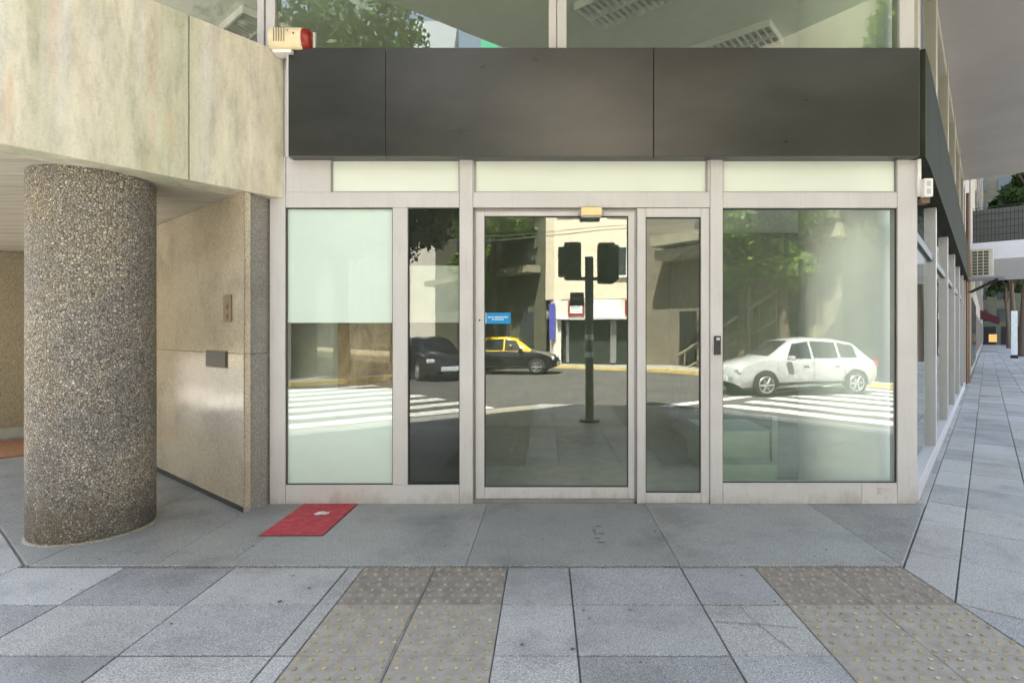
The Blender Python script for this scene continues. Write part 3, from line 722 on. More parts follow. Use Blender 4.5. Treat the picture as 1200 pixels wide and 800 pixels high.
fs += [tuple(range(n - 1, -1, -1)), tuple(range((len(rings) - 1) * n, len(rings) * n))]
m.add(vs, fs); bd = m.build('housing', 'cream_plastic', sr, smooth=True)
m = MB()
secs2 = [(351.2, .96), (356, .93), (359.5, .80), (360.5, .6)]
rings = [siren_ring(p, k) for p, k in secs2]; vs = [q for r in rings for q in r]; fs = []
for i in range(len(rings) - 1):
    for j in range(n): fs.append((i * n + j, i * n + (j + 1) % n, (i + 1) * n + (j + 1) % n, (i + 1) * n + j))
fs += [tuple(range(n - 1, -1, -1)), tuple(range((len(rings) - 1) * n, len(rings) * n))]
m.add(vs, fs); m.build('red_lens', 'red_lens', sr, smooth=True)
for k in range(5): 
    m = MB(); xx = sxp(320 + k * 3); m.tube([(xx - .004, SYY + .012, zc + hh * .72), (xx, SYY + .007, zc + hh * .3), (xx, SYY + .007, zc - hh * .1), (xx - .004, SYY + .012, zc - hh * .45)], .003, 6); m.build('vent_slot', 'bronze_plate', sr)
m = MB(); m.tube([(sxp(343), SYY + .012, zc + .02), (sxp(343), SYY + .004, zc + .02)], .006, 10); m.build('screw', 'dark_plastic', sr)
m = MB(); m.tube([(sxp(336), SYY + .012, zc + .045), (sxp(336), SYY + .006, zc + .045)], .004, 8); m.build('screw', 'dark_plastic', sr)
m = MB(); m.box(sxp(314), sxp(363), SYY + .105, SYY + .125, szp(56), szp(30)); m.box(sxp(318), sxp(340), SYY + .02, SYY + .12, szp(60), szp(56.2)); m.build('back_plate', 'white_plastic', sr)
# sensor on the right corner
cs = empty('corner_switch_box', (fx(1079), FY - .04, fz(233)), 'small white box with two buttons on the right corner post', 'switch box')
m = MB(); m.box(fx(1075.5), fx(1086), FY - .08, FY - .03, fz(233), fz(212), .006); m.build('body', 'white_plastic', cs)
for a_, b_ in ((230, 224), (221, 215)):
    m = MB(); m.box(fx(1078.5), fx(1083), FY - .084, FY - .0805, fz(a_), fz(b_), .001); m.build('button', 'side_frame', cs)
m = MB(); m.box(fx(1073), fx(1077), FY - .03, FY - .001, fz(231), fz(186), .003); m.build('conduit', 'white_plastic', cs)
m = MB(); m.box(fx(1077), fx(1087), FY - .03, FY + .04, fz(239), fz(233.5), .003); m.build('bracket', 'copper_pipe', cs)
# red mat
rm = empty('red_floor_plate', (-1.83, 4.27, .012), 'flat red ribbed plate lying on the porch by the shopfront', 'floor plate')
m = MB(); m.box(-2.05, -1.60, 3.905, 4.625, .0125, .021, .003); m.build('plate', 'mat_red', rm)
m = MB()
for i in range(15):
    for j in range(24):
        x = -2.035 + i * .0294 + .012; y = 3.92 + j * .0293 + .01
        a_ = (i + j) % 2 * math.pi / 2 + .78; dx, dy = math.cos(a_) * .009, math.sin(a_) * .009
        m.tube([(x - dx, y - dy, .0212), (x + dx, y + dy, .0212)], .0022, 4)
m.build('tread', 'mat_red', rm)
m = MB(); m.box(-2.053, -1.597, 3.898, 3.904, .0122, .018); m.box(-1.599, -1.593, 3.904, 4.625, .0122, .018); m.build('edge', 'mat_edge', rm)
rg = MB(); 
for i in range(26):
    a_ = random.uniform(0, 6.28); r_ = random.uniform(0, .05); x = -1.80 + math.cos(a_) * r_ * 1.3; y = 4.36 + math.sin(a_) * r_ * .8
    s_ = random.uniform(.012, .03); z = .022 + random.uniform(0, .012)
    rg.add([(x - s_, y - s_ * .6, z), (x + s_, y - s_ * .3, z + random.uniform(0, .01)), (x + s_ * .5, y + s_ * .6, z + random.uniform(-.0, .01)), (x - s_ * .8, y + s_ * .5, z), (x, y, .0215)], [(0, 1, 2, 3), (0, 4, 1), (1, 4, 2), (2, 4, 3), (3, 4, 0)])
tag(rg.build('paper_scrap', 'rag_white'), 'crumpled scrap of white paper on the red plate', 'litter')
m = MB(True); m.box(-10.3, -8.9, .9, 1.5, .0125, .026, .004); tag(m.build('door_mat', 'mat_brown'), 'brown doormat on the lobby floor left of the round column', 'doormat')

# ------------------------------------------------------------ TREES
def tree_meshes(seed, H, crown_r, crown_z0, nleaf, leaf=.16, ncl=34, mat='leaf_plane', trunk=.17, squash=1.0):
    rr = np.random.default_rng(seed); rd = random.Random(seed)
    t = MB(); th = crown_z0 + (H - crown_z0) * .25
    lean = (rd.uniform(-.3, .3), rd.uniform(-.3, .3))
    t.tube([(0, 0, 0), (lean[0] * .2, lean[1] * .2, th * .4), (lean[0] * .6, lean[1] * .6, th * .75), (lean[0], lean[1], th), (lean[0] * 1.4, lean[1] * 1.2, H * .85)], [trunk * 1.3, trunk, trunk * .9, trunk * .75, trunk * .2], 12)
    cl = []
    for i in range(ncl):
        while True:
            p = rr.uniform(-1, 1, 3)
            if .25 < np.linalg.norm(p) < 1: break
        c = np.array([lean[0] + p[0] * crown_r * .85, lean[1] + p[1] * crown_r * .85 * squash, crown_z0 + (H - crown_z0) * (p[2] * .5 + .5)])
        cl.append((c, rr.uniform(.14, .34) * crown_r))
        if i % 2 == 0:
            s_ = Vector((lean[0] * .8, lean[1] * .8, th * rd.uniform(.7, 1.0))); e_ = Vector(c); mid = s_.lerp(e_, .5) + Vector((rd.uniform(-.2, .2), rd.uniform(-.2, .2), .3))
            t.tube([tuple(s_), tuple(mid), tuple(e_)], [trunk * .4, trunk * .22, .015], 6)
    vol = np.array([c[1] ** 2 for c in cl]); pick = rr.choice(len(cl), nleaf, p=vol / vol.sum())
    cen = np.array([cl[k][0] for k in pick]); rad = np.array([cl[k][1] for k in pick])
    d = rr.normal(size=(nleaf, 3)); d /= np.linalg.norm(d, axis=1)[:, None]
    P = cen + d * (rad * rr.uniform(.25, 1.15, nleaf) ** .6)[:, None] * np.array([1, 1, .8])
    a = rr.normal(size=(nleaf, 3)); a /= np.linalg.norm(a, axis=1)[:, None]; b = np.cross(a, d); b /= (np.linalg.norm(b, axis=1)[:, None] + 1e-6)
    sz = leaf * rr.uniform(.5, 1.1, nleaf)[:, None]
    V = np.stack([P - a * sz, P - b * sz * .6 + a * sz * .1, P + a * sz, P + b * sz * .6 + a * sz * .1], 1).reshape(-1, 3)
    me = bpy.data.meshes.new('crown'); me.vertices.add(len(V)); me.vertices.foreach_set('co', V.ravel())
    me.loops.add(nleaf * 4); me.loops.foreach_set('vertex_index', np.arange(nleaf * 4)); me.polygons.add(nleaf)
    me.polygons.foreach_set('loop_start', np.arange(nleaf) * 4); me.polygons.foreach_set('loop_total', np.full(nleaf, 4)); me.update(calc_edges=True); me.validate()
    me.materials.append(M[mat]); return t, me
def tree(loc, label, seed, H, r, z0, nleaf, **kw):
    e = empty('street_tree', (0, 0, 0), label, 'tree', 'plane trees along the streets'); t, me = tree_meshes(seed, H, r, z0, nleaf, **kw)
    t.build('trunk', 'bark', e, smooth=True, origin=(0, 0, 0)); o = bpy.data.objects.new('crown', me); COL.objects.link(o); o.parent = e
    e.location = loc; return e
tree((-7.2, -9.9, 0), 'tall tree reflected in the upper left window and the black pane', 11, 15.0, 4.3, 3.5, 12000, leaf=.17, ncl=44, trunk=.24, mat='leaf_dark')
tB = tree((-5.43, -10.4, 0), 'broad dark tree reflected in the narrow black pane', 21, 9.0, 3.7, 3.6, 16000, leaf=.17, ncl=44, mat='leaf_dark')
copy_tree(tB, (-8.6, -7.6, 0), 2.0, 'broad dark tree reflected in the frosted pane')
tree((*UV(10.5, -17.5)[:2], 0), 'leafy tree in front of the dark olive building', 12, 11.5, 3.3, 3.4, 12000, leaf=.17)
t3 = tree((8.3, -9.7, 0), 'loose bright green tree reflected in the right window', 13, 10.5, 3.0, 3.3, 10500, leaf=.15, ncl=26)
copy_tree(t3, (7.4, -11.2, 0), 2.2, 'loose tree behind the bright one reflected in the right window')
tree((*UV(12.8, 2.2)[:2], 0), 'leafy tree reflected at the right edge of the right window', 14, 11.5, 2.9, 3.4, 13000, leaf=.16)
tA = tree((*UV(1.7, 36)[:2], 0), 'nearest pavement tree down the side street', 15, 12.5, 2.0, 4.2, 18000, leaf=.2, mat='leaf_dark')
for u_, rz, lb in ((48, 1, 'second pavement tree down the side street'), (60, 2.4, 'third pavement tree down the side street'), (76, 4, 'farthest pavement tree down the side street')):
    copy_tree(tA, (*UV(1.8, u_)[:2], 0), rz, lb)

# ------------------------------------------------------------ NEIGHBOURS DOWN THE SIDE STREET
nb = empty('neighbour_building', UV(-2, SE + 2, 0), 'brown neighbouring building with balcony beyond the side shopfront', 'building')
m = MB(True); m.box(-12, CV - .02, SEND + .03, 24, 0, 14); m.build('wall', 'neighbour_wall', nb)
m = MB(True); m.box(-12, CV + .02, 24.02, 34, 0, 15); m.build('wall', 'tan_wall', nb)
for k, u_ in enumerate((25, 27.5, 30, 32.3)):
    m = MB(True); m.box(CV + .021, CV + .05, u_, u_ + 1.4, .3, 2.8); m.build('window', 'far_window', nb)
m = MB(True); m.box(CV + .021, CV + 2.1, 22.3, 31, 3.83, 4.38, .01); bal = m.build('balcony', 'balcony_white', nb)
m = MB(True); z0, z1 = 4.385, 5.5; vend = CV + 2.05
for k in range(22): v = CV + .1 + k * (1.95 / 21); m.box(v, v + .012, 22.4, 22.412, z0, z1)
for z in np.linspace(z0, z1, 6): m.box(CV + .1, vend, 22.394, 22.40, z, z + .015)
for k in range(50): u_ = 22.4 + k * .17; m.box(vend, vend + .012, u_, u_ + .012, z0, z1)
for z in (z0 + .05, z1 - .02): m.box(vend + .013, vend + .03, 22.4, 31, z, z + .02)
m.build('railing', 'iron_dark', bal)
m = MB(True); m.box(CV + .1, vend, 22.43, 22.44, z0, z1 - .05); m.build('screen', 'signal_black', bal)
pipe = MB(True); pipe.tube([(CV + .05, SE + 1.2, .1), (CV + .05, SE + 1.2, 5.4)], .05, 8); pipe.tube([(CV + .03, SE + .8, .1), (CV + .03, SE + .8, 2.9)], .025, 8)
tag(pipe.build('drain_pipe', 'copper_pipe'), 'rusty brown pipes up the neighbouring wall', 'pipe')
# ac unit
ACU = inv(0, 0)[1]; au = CU + 13.9
ac = empty('air_conditioner', UV(CV + .4, au, 3.03), 'cream air conditioner on a shelf above the side pavement', 'air conditioner')
m = MB(True); m.box(CV + .10, CV + .60, au, au + .35, 3.04, 3.85, .015); m.build('casing', 'ac_cream', ac)
m = MB(True); m.box(CV + .13, CV + .50, au - .004, au - .001, 3.1, 3.79); m.build('grille_back', 'signal_black', ac)
m = MB(True)
for k in range(9): m.box(CV + .13, CV + .50, au - .012, au - .005, 3.1 + k * .085, 3.115 + k * .085)
for k in range(4): m.box(CV + .12 + k * .125, CV + .14 + k * .125, au - .018, au - .0125, 3.1, 3.79)
m.build('grille', 'ac_cream', ac)
sh = empty('metal_shelf', UV(CV + .4, au, 2.95), 'grey metal shelf bracket under the air conditioner', 'shelf')
m = MB(True); m.box(CV + .0, CV + .85, au - .5, au + .5, 2.98, 3.025, .005); m.build('board', 'shelf_grey', sh)
m = MB(True); m.tube([(CV + .02, au - .3, 2.6), (CV + .7, au - .3, 2.975)], .02, 6); m.tube([(CV + .02, au + .3, 2.6), (CV + .7, au + .3, 2.975)], .02, 6); m.build('bracket', 'iron_dark', sh)
# far buildings
def far_bld(name, lab, v0, v1, u0_, u1_, h, mat, side=+1):
    e = empty(name, UV((v0 + v1) / 2, (u0_ + u1_) / 2, 0), lab, 'building')
    m = MB(True); m.box(v0, v1, u0_, u1_, 0, h); m.build('wall', mat, e)
    vv = v1 if side > 0 else v0; fl_ = MB(True); fr = MB(True)
    z = 1.0; 
    for zf in np.arange(.6, h - 2, 3.2):
        for uu in np.arange(u0_ + 1.2, u1_ - 1.6, 2.6):
            a_, b_ = (vv + .002, vv + .03) if side > 0 else (vv - .03, vv - .002)
            fl_ = MB(True); fr = MB(True); fl_.box(a_, b_, uu, uu + 1.3, zf, zf + 1.8); c_, d_ = (vv + .031, vv + .06) if side > 0 else (vv - .06, vv - .031)
            fr.box(c_, d_, uu - .08, uu, zf - .08, zf + 1.88); fr.box(c_, d_, uu + 1.3, uu + 1.38, zf - .08, zf + 1.88); fr.box(c_, d_, uu, uu + 1.3, zf - .08, zf); fr.box(c_, d_, uu, uu + 1.3, zf + 1.8, zf + 1.88)
            wd = fl_.build('window', 'far_window', e); fr.build('window_frame', 'neighbour_wall', wd)
    return e
far_bld('side_street_building', 'dark building behind the balcony down the side street', -12, CV, 34.2, 58, 18, 'neighbour_wall')
far_bld('side_street_building', 'farthest pale building down the side street', -12, CV, 58.2, 100, 24, 'neighbour_wall')
e = empty('shop_awning', UV(.7, 62, 2.8), 'dark red awning far down the side pavement', 'awning')
m = MB(True); m.add([(CV, 60, 3.6), (CV + 1.3, 60, 2.9), (CV + 1.3, 66, 2.9), (CV, 66, 3.6), (CV, 60, 2.9), (CV + 1.3, 60, 2.4), (CV + 1.3, 66, 2.4), (CV, 66, 2.9)], [(0, 1, 2, 3), (7, 6, 5, 4), (0, 4, 5, 1), (1, 5, 6, 2), (2, 6, 7, 3), (3, 7, 4, 0)]); m.build('canopy', 'awning_red', e)
e = empty('street_end_building', UV(5, 101, 0), 'low building closing the far end of the side street', 'building')
m = MB(True); m.box(-10, 24, 101, 108, 0, 34); m.build('wall', 'olive_wall', e); m = MB(True); m.box(.2, 1.1, 100.9, 100.99, .4, 1.5); m.build('lit_window', 'lit_shop', e)
for z in np.arange(3.4, 31, 3.1):
    for v_ in (-1.5, 1.2, 3.9, 6.6): m = MB(True); m.box(v_, v_ + 1.5, 100.9, 100.99, z, z + 1.7); m.build('window', 'far_window', e)
for v_ in (-1.2, 1.6, 4.2): m = MB(True); m.box(v_, v_ + 2.2, 100.93, 100.99, 0, 2.6); m.build('shop_opening', 'dark_opening', e)
e = empty('poster_stand', UV(1.3, 44, 0), 'pale blue poster stand between the side street trees', 'sign'); m = MB(True); m.box(1.15, 1.45, 44, 44.1, .0, 2.9, .01); m.build('panel', 'paper', e); m = MB(True); m.box(1.12, 1.48, 43.95, 44.15, 0, .2); m.build('foot', 'iron_dark', e)

# ------------------------------------------------------------ THE CROSSING BEHIND THE CAMERA (seen in the glass)
# cream corner building
def facade_windows(e, mb_axis, x0, x1, y, zs, step, ww, hh_, pane_m='far_window', inset_=.0):
    for z in zs:
        for x in np.arange(x0, x1 - ww + .01, step):
            m = MB(); m.box(x, x + ww, y + .002, y + .05, z, z + hh_); wdw = m.build('window', pane_m, e)
            m = MB()
            m.box(x - .08, x, y + .03, y + .09, z - .08, z + hh_ + .08); m.box(x + ww, x + ww + .08, y + .03, y + .09, z - .08, z + hh_ + .08)
            m.box(x, x + ww, y + .051, y + .09, z + hh_, z + hh_ + .08); m.box(x - .1, x + ww + .1, y + .051, y + .14, z - .12, z - .001)
            m.box(x + ww * .62, x + ww * .62 + .06, y + .051, y + .08, z, z + hh_); m.build('window_frame', 'far_frame', wdw)
cY = -17.7
cb2 = empty('corner_building', (3, cY, 0), 'cream corner apartment building reflected above the sliding door', 'building')
AX0, AX1 = .4, 6.1
pA, pB = (AX0, cY), (AX1, cY)
lf = (AX0 - .628 * 9, cY - .778 * 9); rf = (AX1 + .778 * 9, cY - .628 * 9)
m = MB(); m.prism([pA, pB, rf, (rf[0] - 5, rf[1] - 12), (lf[0] + 4, lf[1] - 6), lf], 3.2, 17); m.build('wall', 'cream_stucco', cb2)
m = MB(); m.prism([(pA[0] + .5, pA[1] - .25), (pB[0] - .3, pB[1] - .25), (rf[0], rf[1] - .4), (rf[0] - 5, rf[1] - 12), (lf[0] + 4, lf[1] - 6), (lf[0] + .4, lf[1])], 0, 2.25); m.build('shop_window', 'shop_dark', cb2)
m = MB(); m.prism([(pA[0] + .2, pA[1] - .03), (pB[0] - .05, pB[1] - .03), (pB[0] - .1, pB[1] - 2), (pA[0], pA[1] - 2)], 2.26, 3.19); m.build('sign_band', 'white_stucco', cb2)
m = MB(); m.box(AX0 + .1, AX1, cY - .2, cY + .35, 2.2, 2.258); m.build('canopy', 'balcony_white', cb2)
for x0, x1 in ((1.1, 1.9), (3.9, 4.9)):   # red framed sign boards
    m = MB(); m.box(x0, x1, cY - .028, cY + .06, 2.36, 3.12, .01); s1 = m.build('sign_board', 'sign_red', cb2)
    m = MB(); m.box(x0 + .1, x1 - .1, cY + .061, cY + .07, 2.52, 3.02); m.build('sign_face', 'paper', s1)
    m = MB()
    for k in range(5): xx = x0 + .16 + k * (x1 - x0 - .32) / 5; m.box(xx, xx + .03, cY + .071, cY + .078, 2.74, 2.94); m.box(xx, xx + .08, cY + .0712, cY + .0778, 2.60 if k % 2 else 2.9, 2.64 if k % 2 else 2.94)
    m.build('sign_mark', 'signal_black', s1)
m = MB(); m.box(2.2, 3.7, cY - .028, cY + .05, 2.3, 3.15, .01); m.build('sign_board', 'paper', cb2)
facade_windows(cb2, 0, 3.1, 6.0, cY, (4.4, 7.5, 10.6, 13.7), 1.9, 1.35, 1.35)
facade_windows(cb2, 0, .6, 2.2, cY, (7.5, 10.6, 13.7), 1.9, 1.1, 1.35)
m = MB(); m.box(3.2, 3.5, cY - .2, cY - .1, .1, 2.15); m.box(4.6, 4.7, cY - .2, cY - .1, .1, 2.15); m.box(AX0 + .6, AX0 + .75, cY - .2, cY - .1, .1, 2.15); m.build('shop_frame', 'steel', cb2)
m = MB(); m.prism([(AX0, cY), (AX0 + .35, cY), (AX0 + .3, cY - .35), (AX0 - .2, cY - .4)], 0, 3.2); m.build('corner_pier', 'white_stucco', cb2)
m = MB(); m.box(AX0 - .25, AX0 + .05, cY + .08, cY + .12, 1.2, 3.0, .01); tag(m.build('street_banner', 'banner_blue'), 'narrow blue banner on the corner of the cream building', 'banner')
# olive flank
ob = empty('olive_building', (AX0 - 8, cY - 9, 0), 'dark olive building on the left flank of the cream corner building', 'building')
def lp(t, o=0): return (AX0 - .2 - .628 * t - .778 * o, cY - .3 - .778 * t + .628 * o)
m = MB(); m.prism([lp(.3, .1), lp(12, .1), lp(12, -4), lp(.3, -.0)], 0, 16.5); m.build('wall', 'olive_wall', ob)
m = MB(); m.prism([lp(.6, .9), lp(12, .9), lp(12, .12), lp(.6, .12)], 4.6, 4.95); m.build('balcony', 'tan_wall', ob)
for t_ in (1.2, 3.4, 5.6, 7.8): 
    for z0, z1 in ((5.8, 7.4), (.3, 2.6), (9, 10.6), (12.2, 13.8)):
        m = MB(); m.prism([lp(t_, .16), lp(t_ + 1.2, .16), lp(t_ + 1.2, .11), lp(t_, .11)], z0, z1); m.build('window', 'far_window', ob)
wb = empty('white_villa', UV(16, -40, 0), 'sunlit white building far down the street reflected in the black pane', 'building')
m = MB(True); m.box(14.3, 24, -38, -29, 0, 8.5); m.build('wall', 'white_stucco', wb)
m = MB(True); m.box(14.0, 14.29, -38, -29, 4.2, 4.5); m.box(14.0, 14.29, -38, -29, 8.1, 8.5); m.build('cornice', 'far_frame', wb)
for u_ in np.arange(-37.2, -30, 2.6):
    for z0, z1 in ((1, 3.2), (5, 7.2)):
        m = MB(True); m.box(14.2, 14.29, u_, u_ + 1.2, z0, z1); m.build('window', 'far_window', wb)
far_bld('far_dark_building', 'dark building beyond the white villa down the far street', 14.3, 24, -75, -38.2, 15, 'olive_wall', -1)
far_bld('added_left_building', 'added low building keeping open sky out of the granite wall reflection', -34, -13.2, 1.2, 14, 5, 'neighbour_wall')  # added to block bright horizon from the polished granite; low so the road stays sunlit
e = empty('added_left_end_building', UV(-62, -4, 0), 'added tall building blocking the low sky mirrored in the granite wall', 'building')
m = MB(True); m.box(-70, -58, -30, 24, 0, 22); m.build('wall', 'tan_wall', e)  # added out of view to cut the bright street-end sky in the granite
# street end behind
eb = empty('left_corner_building', UV(-14, -18, 0), 'white building across the street reflected in the frosted pane', 'building')
m = MB(True); m.prism([(-40, -13.2), (-.8, -13.2), (.4, -14.4), (.4, -60), (-40, -60)], 0, 12.6); m.build('wall', 'tan_wall', eb)
for v_ in np.arange(-16, -2, 2.8):
    for z in (.9, 4.3, 7.6):
        m = MB(True); m.box(v_, v_ + 1.3, -13.19, -13.14, z, z + 2); wdw = m.build('window', 'far_window', eb)
        m = MB(True); m.box(v_ - .1, v_, -13.19, -13.08, z - .1, z + 2.1); m.box(v_ + 1.3, v_ + 1.4, -13.19, -13.08, z - .1, z + 2.1); m.box(v_ - .15, v_ + 1.45, -13.19, -13.0, z - .25, z - .101); m.build('window_frame', 'far_frame', wdw)
m = MB(True); m.box(-40, -.8, -13.19, -12.8, 3.6, 3.9); m.build('cornice', 'far_frame', eb)
# stone building with stair (right window)
sb_ = empty('stone_building', UV(16, -3, 0), 'stone building with balcony slabs reflected in the right window', 'building')
m = MB(True); m.box(14.6, 26, -12.2, 14, 0, 13); m.build('wall', 'stone_facade', sb_)
m = MB(True); m.box(13.6, 14.59, -9, -.9, 4.83, 5.26); m.build('balcony', 'tan_wall', sb_, label='long lower balcony slab')
m = MB(True); m.box(13.3, 14.59, -9, -1.0, 5.42, 5.85); m.build('balcony', 'tan_wall', sb_, label='upper balcony parapet')
for u_, w2, z0, z1 in ((-8.3, .9, .1, 2.5), (-6.4, 1.6, 1.6, 4.2), (-3.4, .8, .1, 3.2), (-1.2, 1.2, 1.0, 3.6), (1.8, 1.4, 1.0, 3.6), (4.8, 1.4, 1.0, 3.6), (-7, 1.5, 6.4, 8.4), (-4, 1.5, 6.4, 8.4), (-1, 1.5, 6.4, 8.4), (2, 1.5, 6.4, 8.4)):
    m = MB(True); m.box(14.52, 14.59, u_, u_ + w2, z0, z1); m.build('window', 'dark_opening', sb_)
for u_ in (-5.0, -2.4, 0.4):
    m = MB(True); m.box(14.3, 14.59, u_, u_ + .35, 0, 4.8); m.build('pilaster', 'tan_wall', sb_)
m = MB(True); m.tube([(14.0, -8.0, .5), (14.0, -3.2, 3.2)], .06, 6); m.tube([(14.0, -7.4, -.0), (14.0, -3.4, 2.0)], .05, 6)
for k in range(7): u_ = -7.6 + k * .7; m.tube([(14.0, u_, .0), (14.0, u_, .7 + k * .39)], .025, 5)
tag(m.build('stair_railing', 'tan_wall'), 'sloping stair railing in front of the stone building', 'railing')
sb2 = empty('tan_building', (9, -21, 0), 'tan building right of the cream corner building', 'building')
m = MB(); m.prism([(rf[0] + .1, rf[1] + .1), (rf[0] + 5, rf[1] + 5), (rf[0] + 10, rf[1] - 3), (rf[0] + 3, rf[1] - 8)], 0, 10); m.build('wall', 'tan_wall', sb2)
# roofline thing with netting: top left in upper window
rb = empty('scaffolded_roof', (-1.5, -30, 0), 'grey roofed house with green netting reflected in the upper window', 'building')
m = MB(); m.box(-10.5, -4, -36, -31, 0, 21.5); m.build('wall', 'white_stucco', rb)
m = MB(); m.xprism([(-36, 21.51), (-31, 21.51), (-33.5, 26)], -10.6, -7); m.build('roof', 'roof_slate', rb)
m = MB(); m.box(-4.8, -3.6, -30.97, -30.9, 20, 23.2); m.build('netting', 'netting_green', rb)

# traffic signal beside the camera
ts = empty('traffic_signal', (.72, .27, 0), 'black pedestrian traffic signal post with four heads reflected in the sliding door', 'traffic signal')
m = MB(); m.tube([(.72, .27, .002), (.72, .27, 2.75)], .07, 20); m.cyl(.72, .27, .001, .05, .17, 20); m.build('pole', 'pole_green', ts, smooth=True)
def head(cx, cy, z0, z1, w_, dpt, ny_):
    m = MB(); m.box(cx - w_ / 2, cx + w_ / 2, cy - dpt / 2, cy + dpt / 2, z0, z1, .03); hd = m.build('signal_head', 'signal_black', ts)
    n_ = 2; 
    for k in range(n_):
        zc_ = z0 + (z1 - z0) * (k + .5) / n_; m = MB()
        ys_ = cy + ny_ * dpt / 2
        m.tube([(cx, ys_, zc_), (cx, ys_ + ny_ * .015, zc_)], .09, 16); m.build('lens', 'lens_dark', hd)
        m = MB()
        for q in range(9):
            a0, a1 = math.pi * (q / 9.) - .15, math.pi * ((q + 1) / 9.) - .15 + .0
            m.add([(cx + math.cos(a0) * .105, ys_, zc_ + math.sin(a0) * .105), (cx + math.cos(a1) * .105, ys_, zc_ + math.sin(a1) * .105), (cx + math.cos(a1) * .105, ys_ + ny_ * .17, zc_ + math.sin(a1) * .09), (cx + math.cos(a0) * .105, ys_ + ny_ * .17, zc_ + math.sin(a0) * .09)], [(0, 1, 2, 3)])
        m.build('visor', 'signal_black', hd)
head(.44, .30, 2.36, 2.98, .28, .2, -1); head(1.0, .24, 2.30, 2.98, .28, .2, -1); 
m = MB(); m.box(1.02, 1.20, .08, .42, 2.35, 2.93, .03); m.box(.2, .34, .12, .42, 2.42, 2.90, .03); m.build('signal_head', 'signal_black', ts)
m = MB(); m.tube([(.35, .28, 2.38), (1.1, .28, 2.38)], .03, 8); m.build('arm', 'pole_green', ts)
m = MB(); m.box(.40, .63, .262, .278, 1.93, 2.15, .004); sn = m.build('street_sign', 'sign_dark', ts)
m = MB()
for k in range(4): m.box(.44 + k * .035, .462 + k * .035, .279, .2805, 2.03, 2.07)
m.add([(.58, .2795, 2.05), (.61, .2795, 2.08), (.61, .2795, 2.02)], [(0, 1, 2)]); m.build('sign_mark', 'paper', ts)
m = MB(); m.tube([(.72, .27, 1.36), (.72, .27, 1.45)], .0725, 20); m.tube([(.72, .27, 1.08), (.72, .27, 1.17)], .0725, 20); m.build('paper_label', 'paper', ts)

# overhead cables
def cable(p, q, sag, lab):
    pts = []
    for i in range(13):
        t_ = i / 12; pts.append((p[0] + (q[0] - p[0]) * t_, p[1] + (q[1] - p[1]) * t_, p[2] + (q[2] - p[2]) * t_ - sag * 4 * t_ * (1 - t_)))
    m = MB(); m.tube(pts, .014, 5); tag(m.build('overhead_cable', 'signal_black'), lab, 'cable')
cable((-12, -11, 4.3), (14, -8, 6.2), .3, 'lowest overhead cable crossing the junction')
cable((-12, -12, 5.6), (14, -9, 7.0), .3, 'highest overhead cable crossing the junction')
cable((-14, -16, 5.4), (13, -11, 6.6), .3, 'farthest overhead cable crossing the junction')

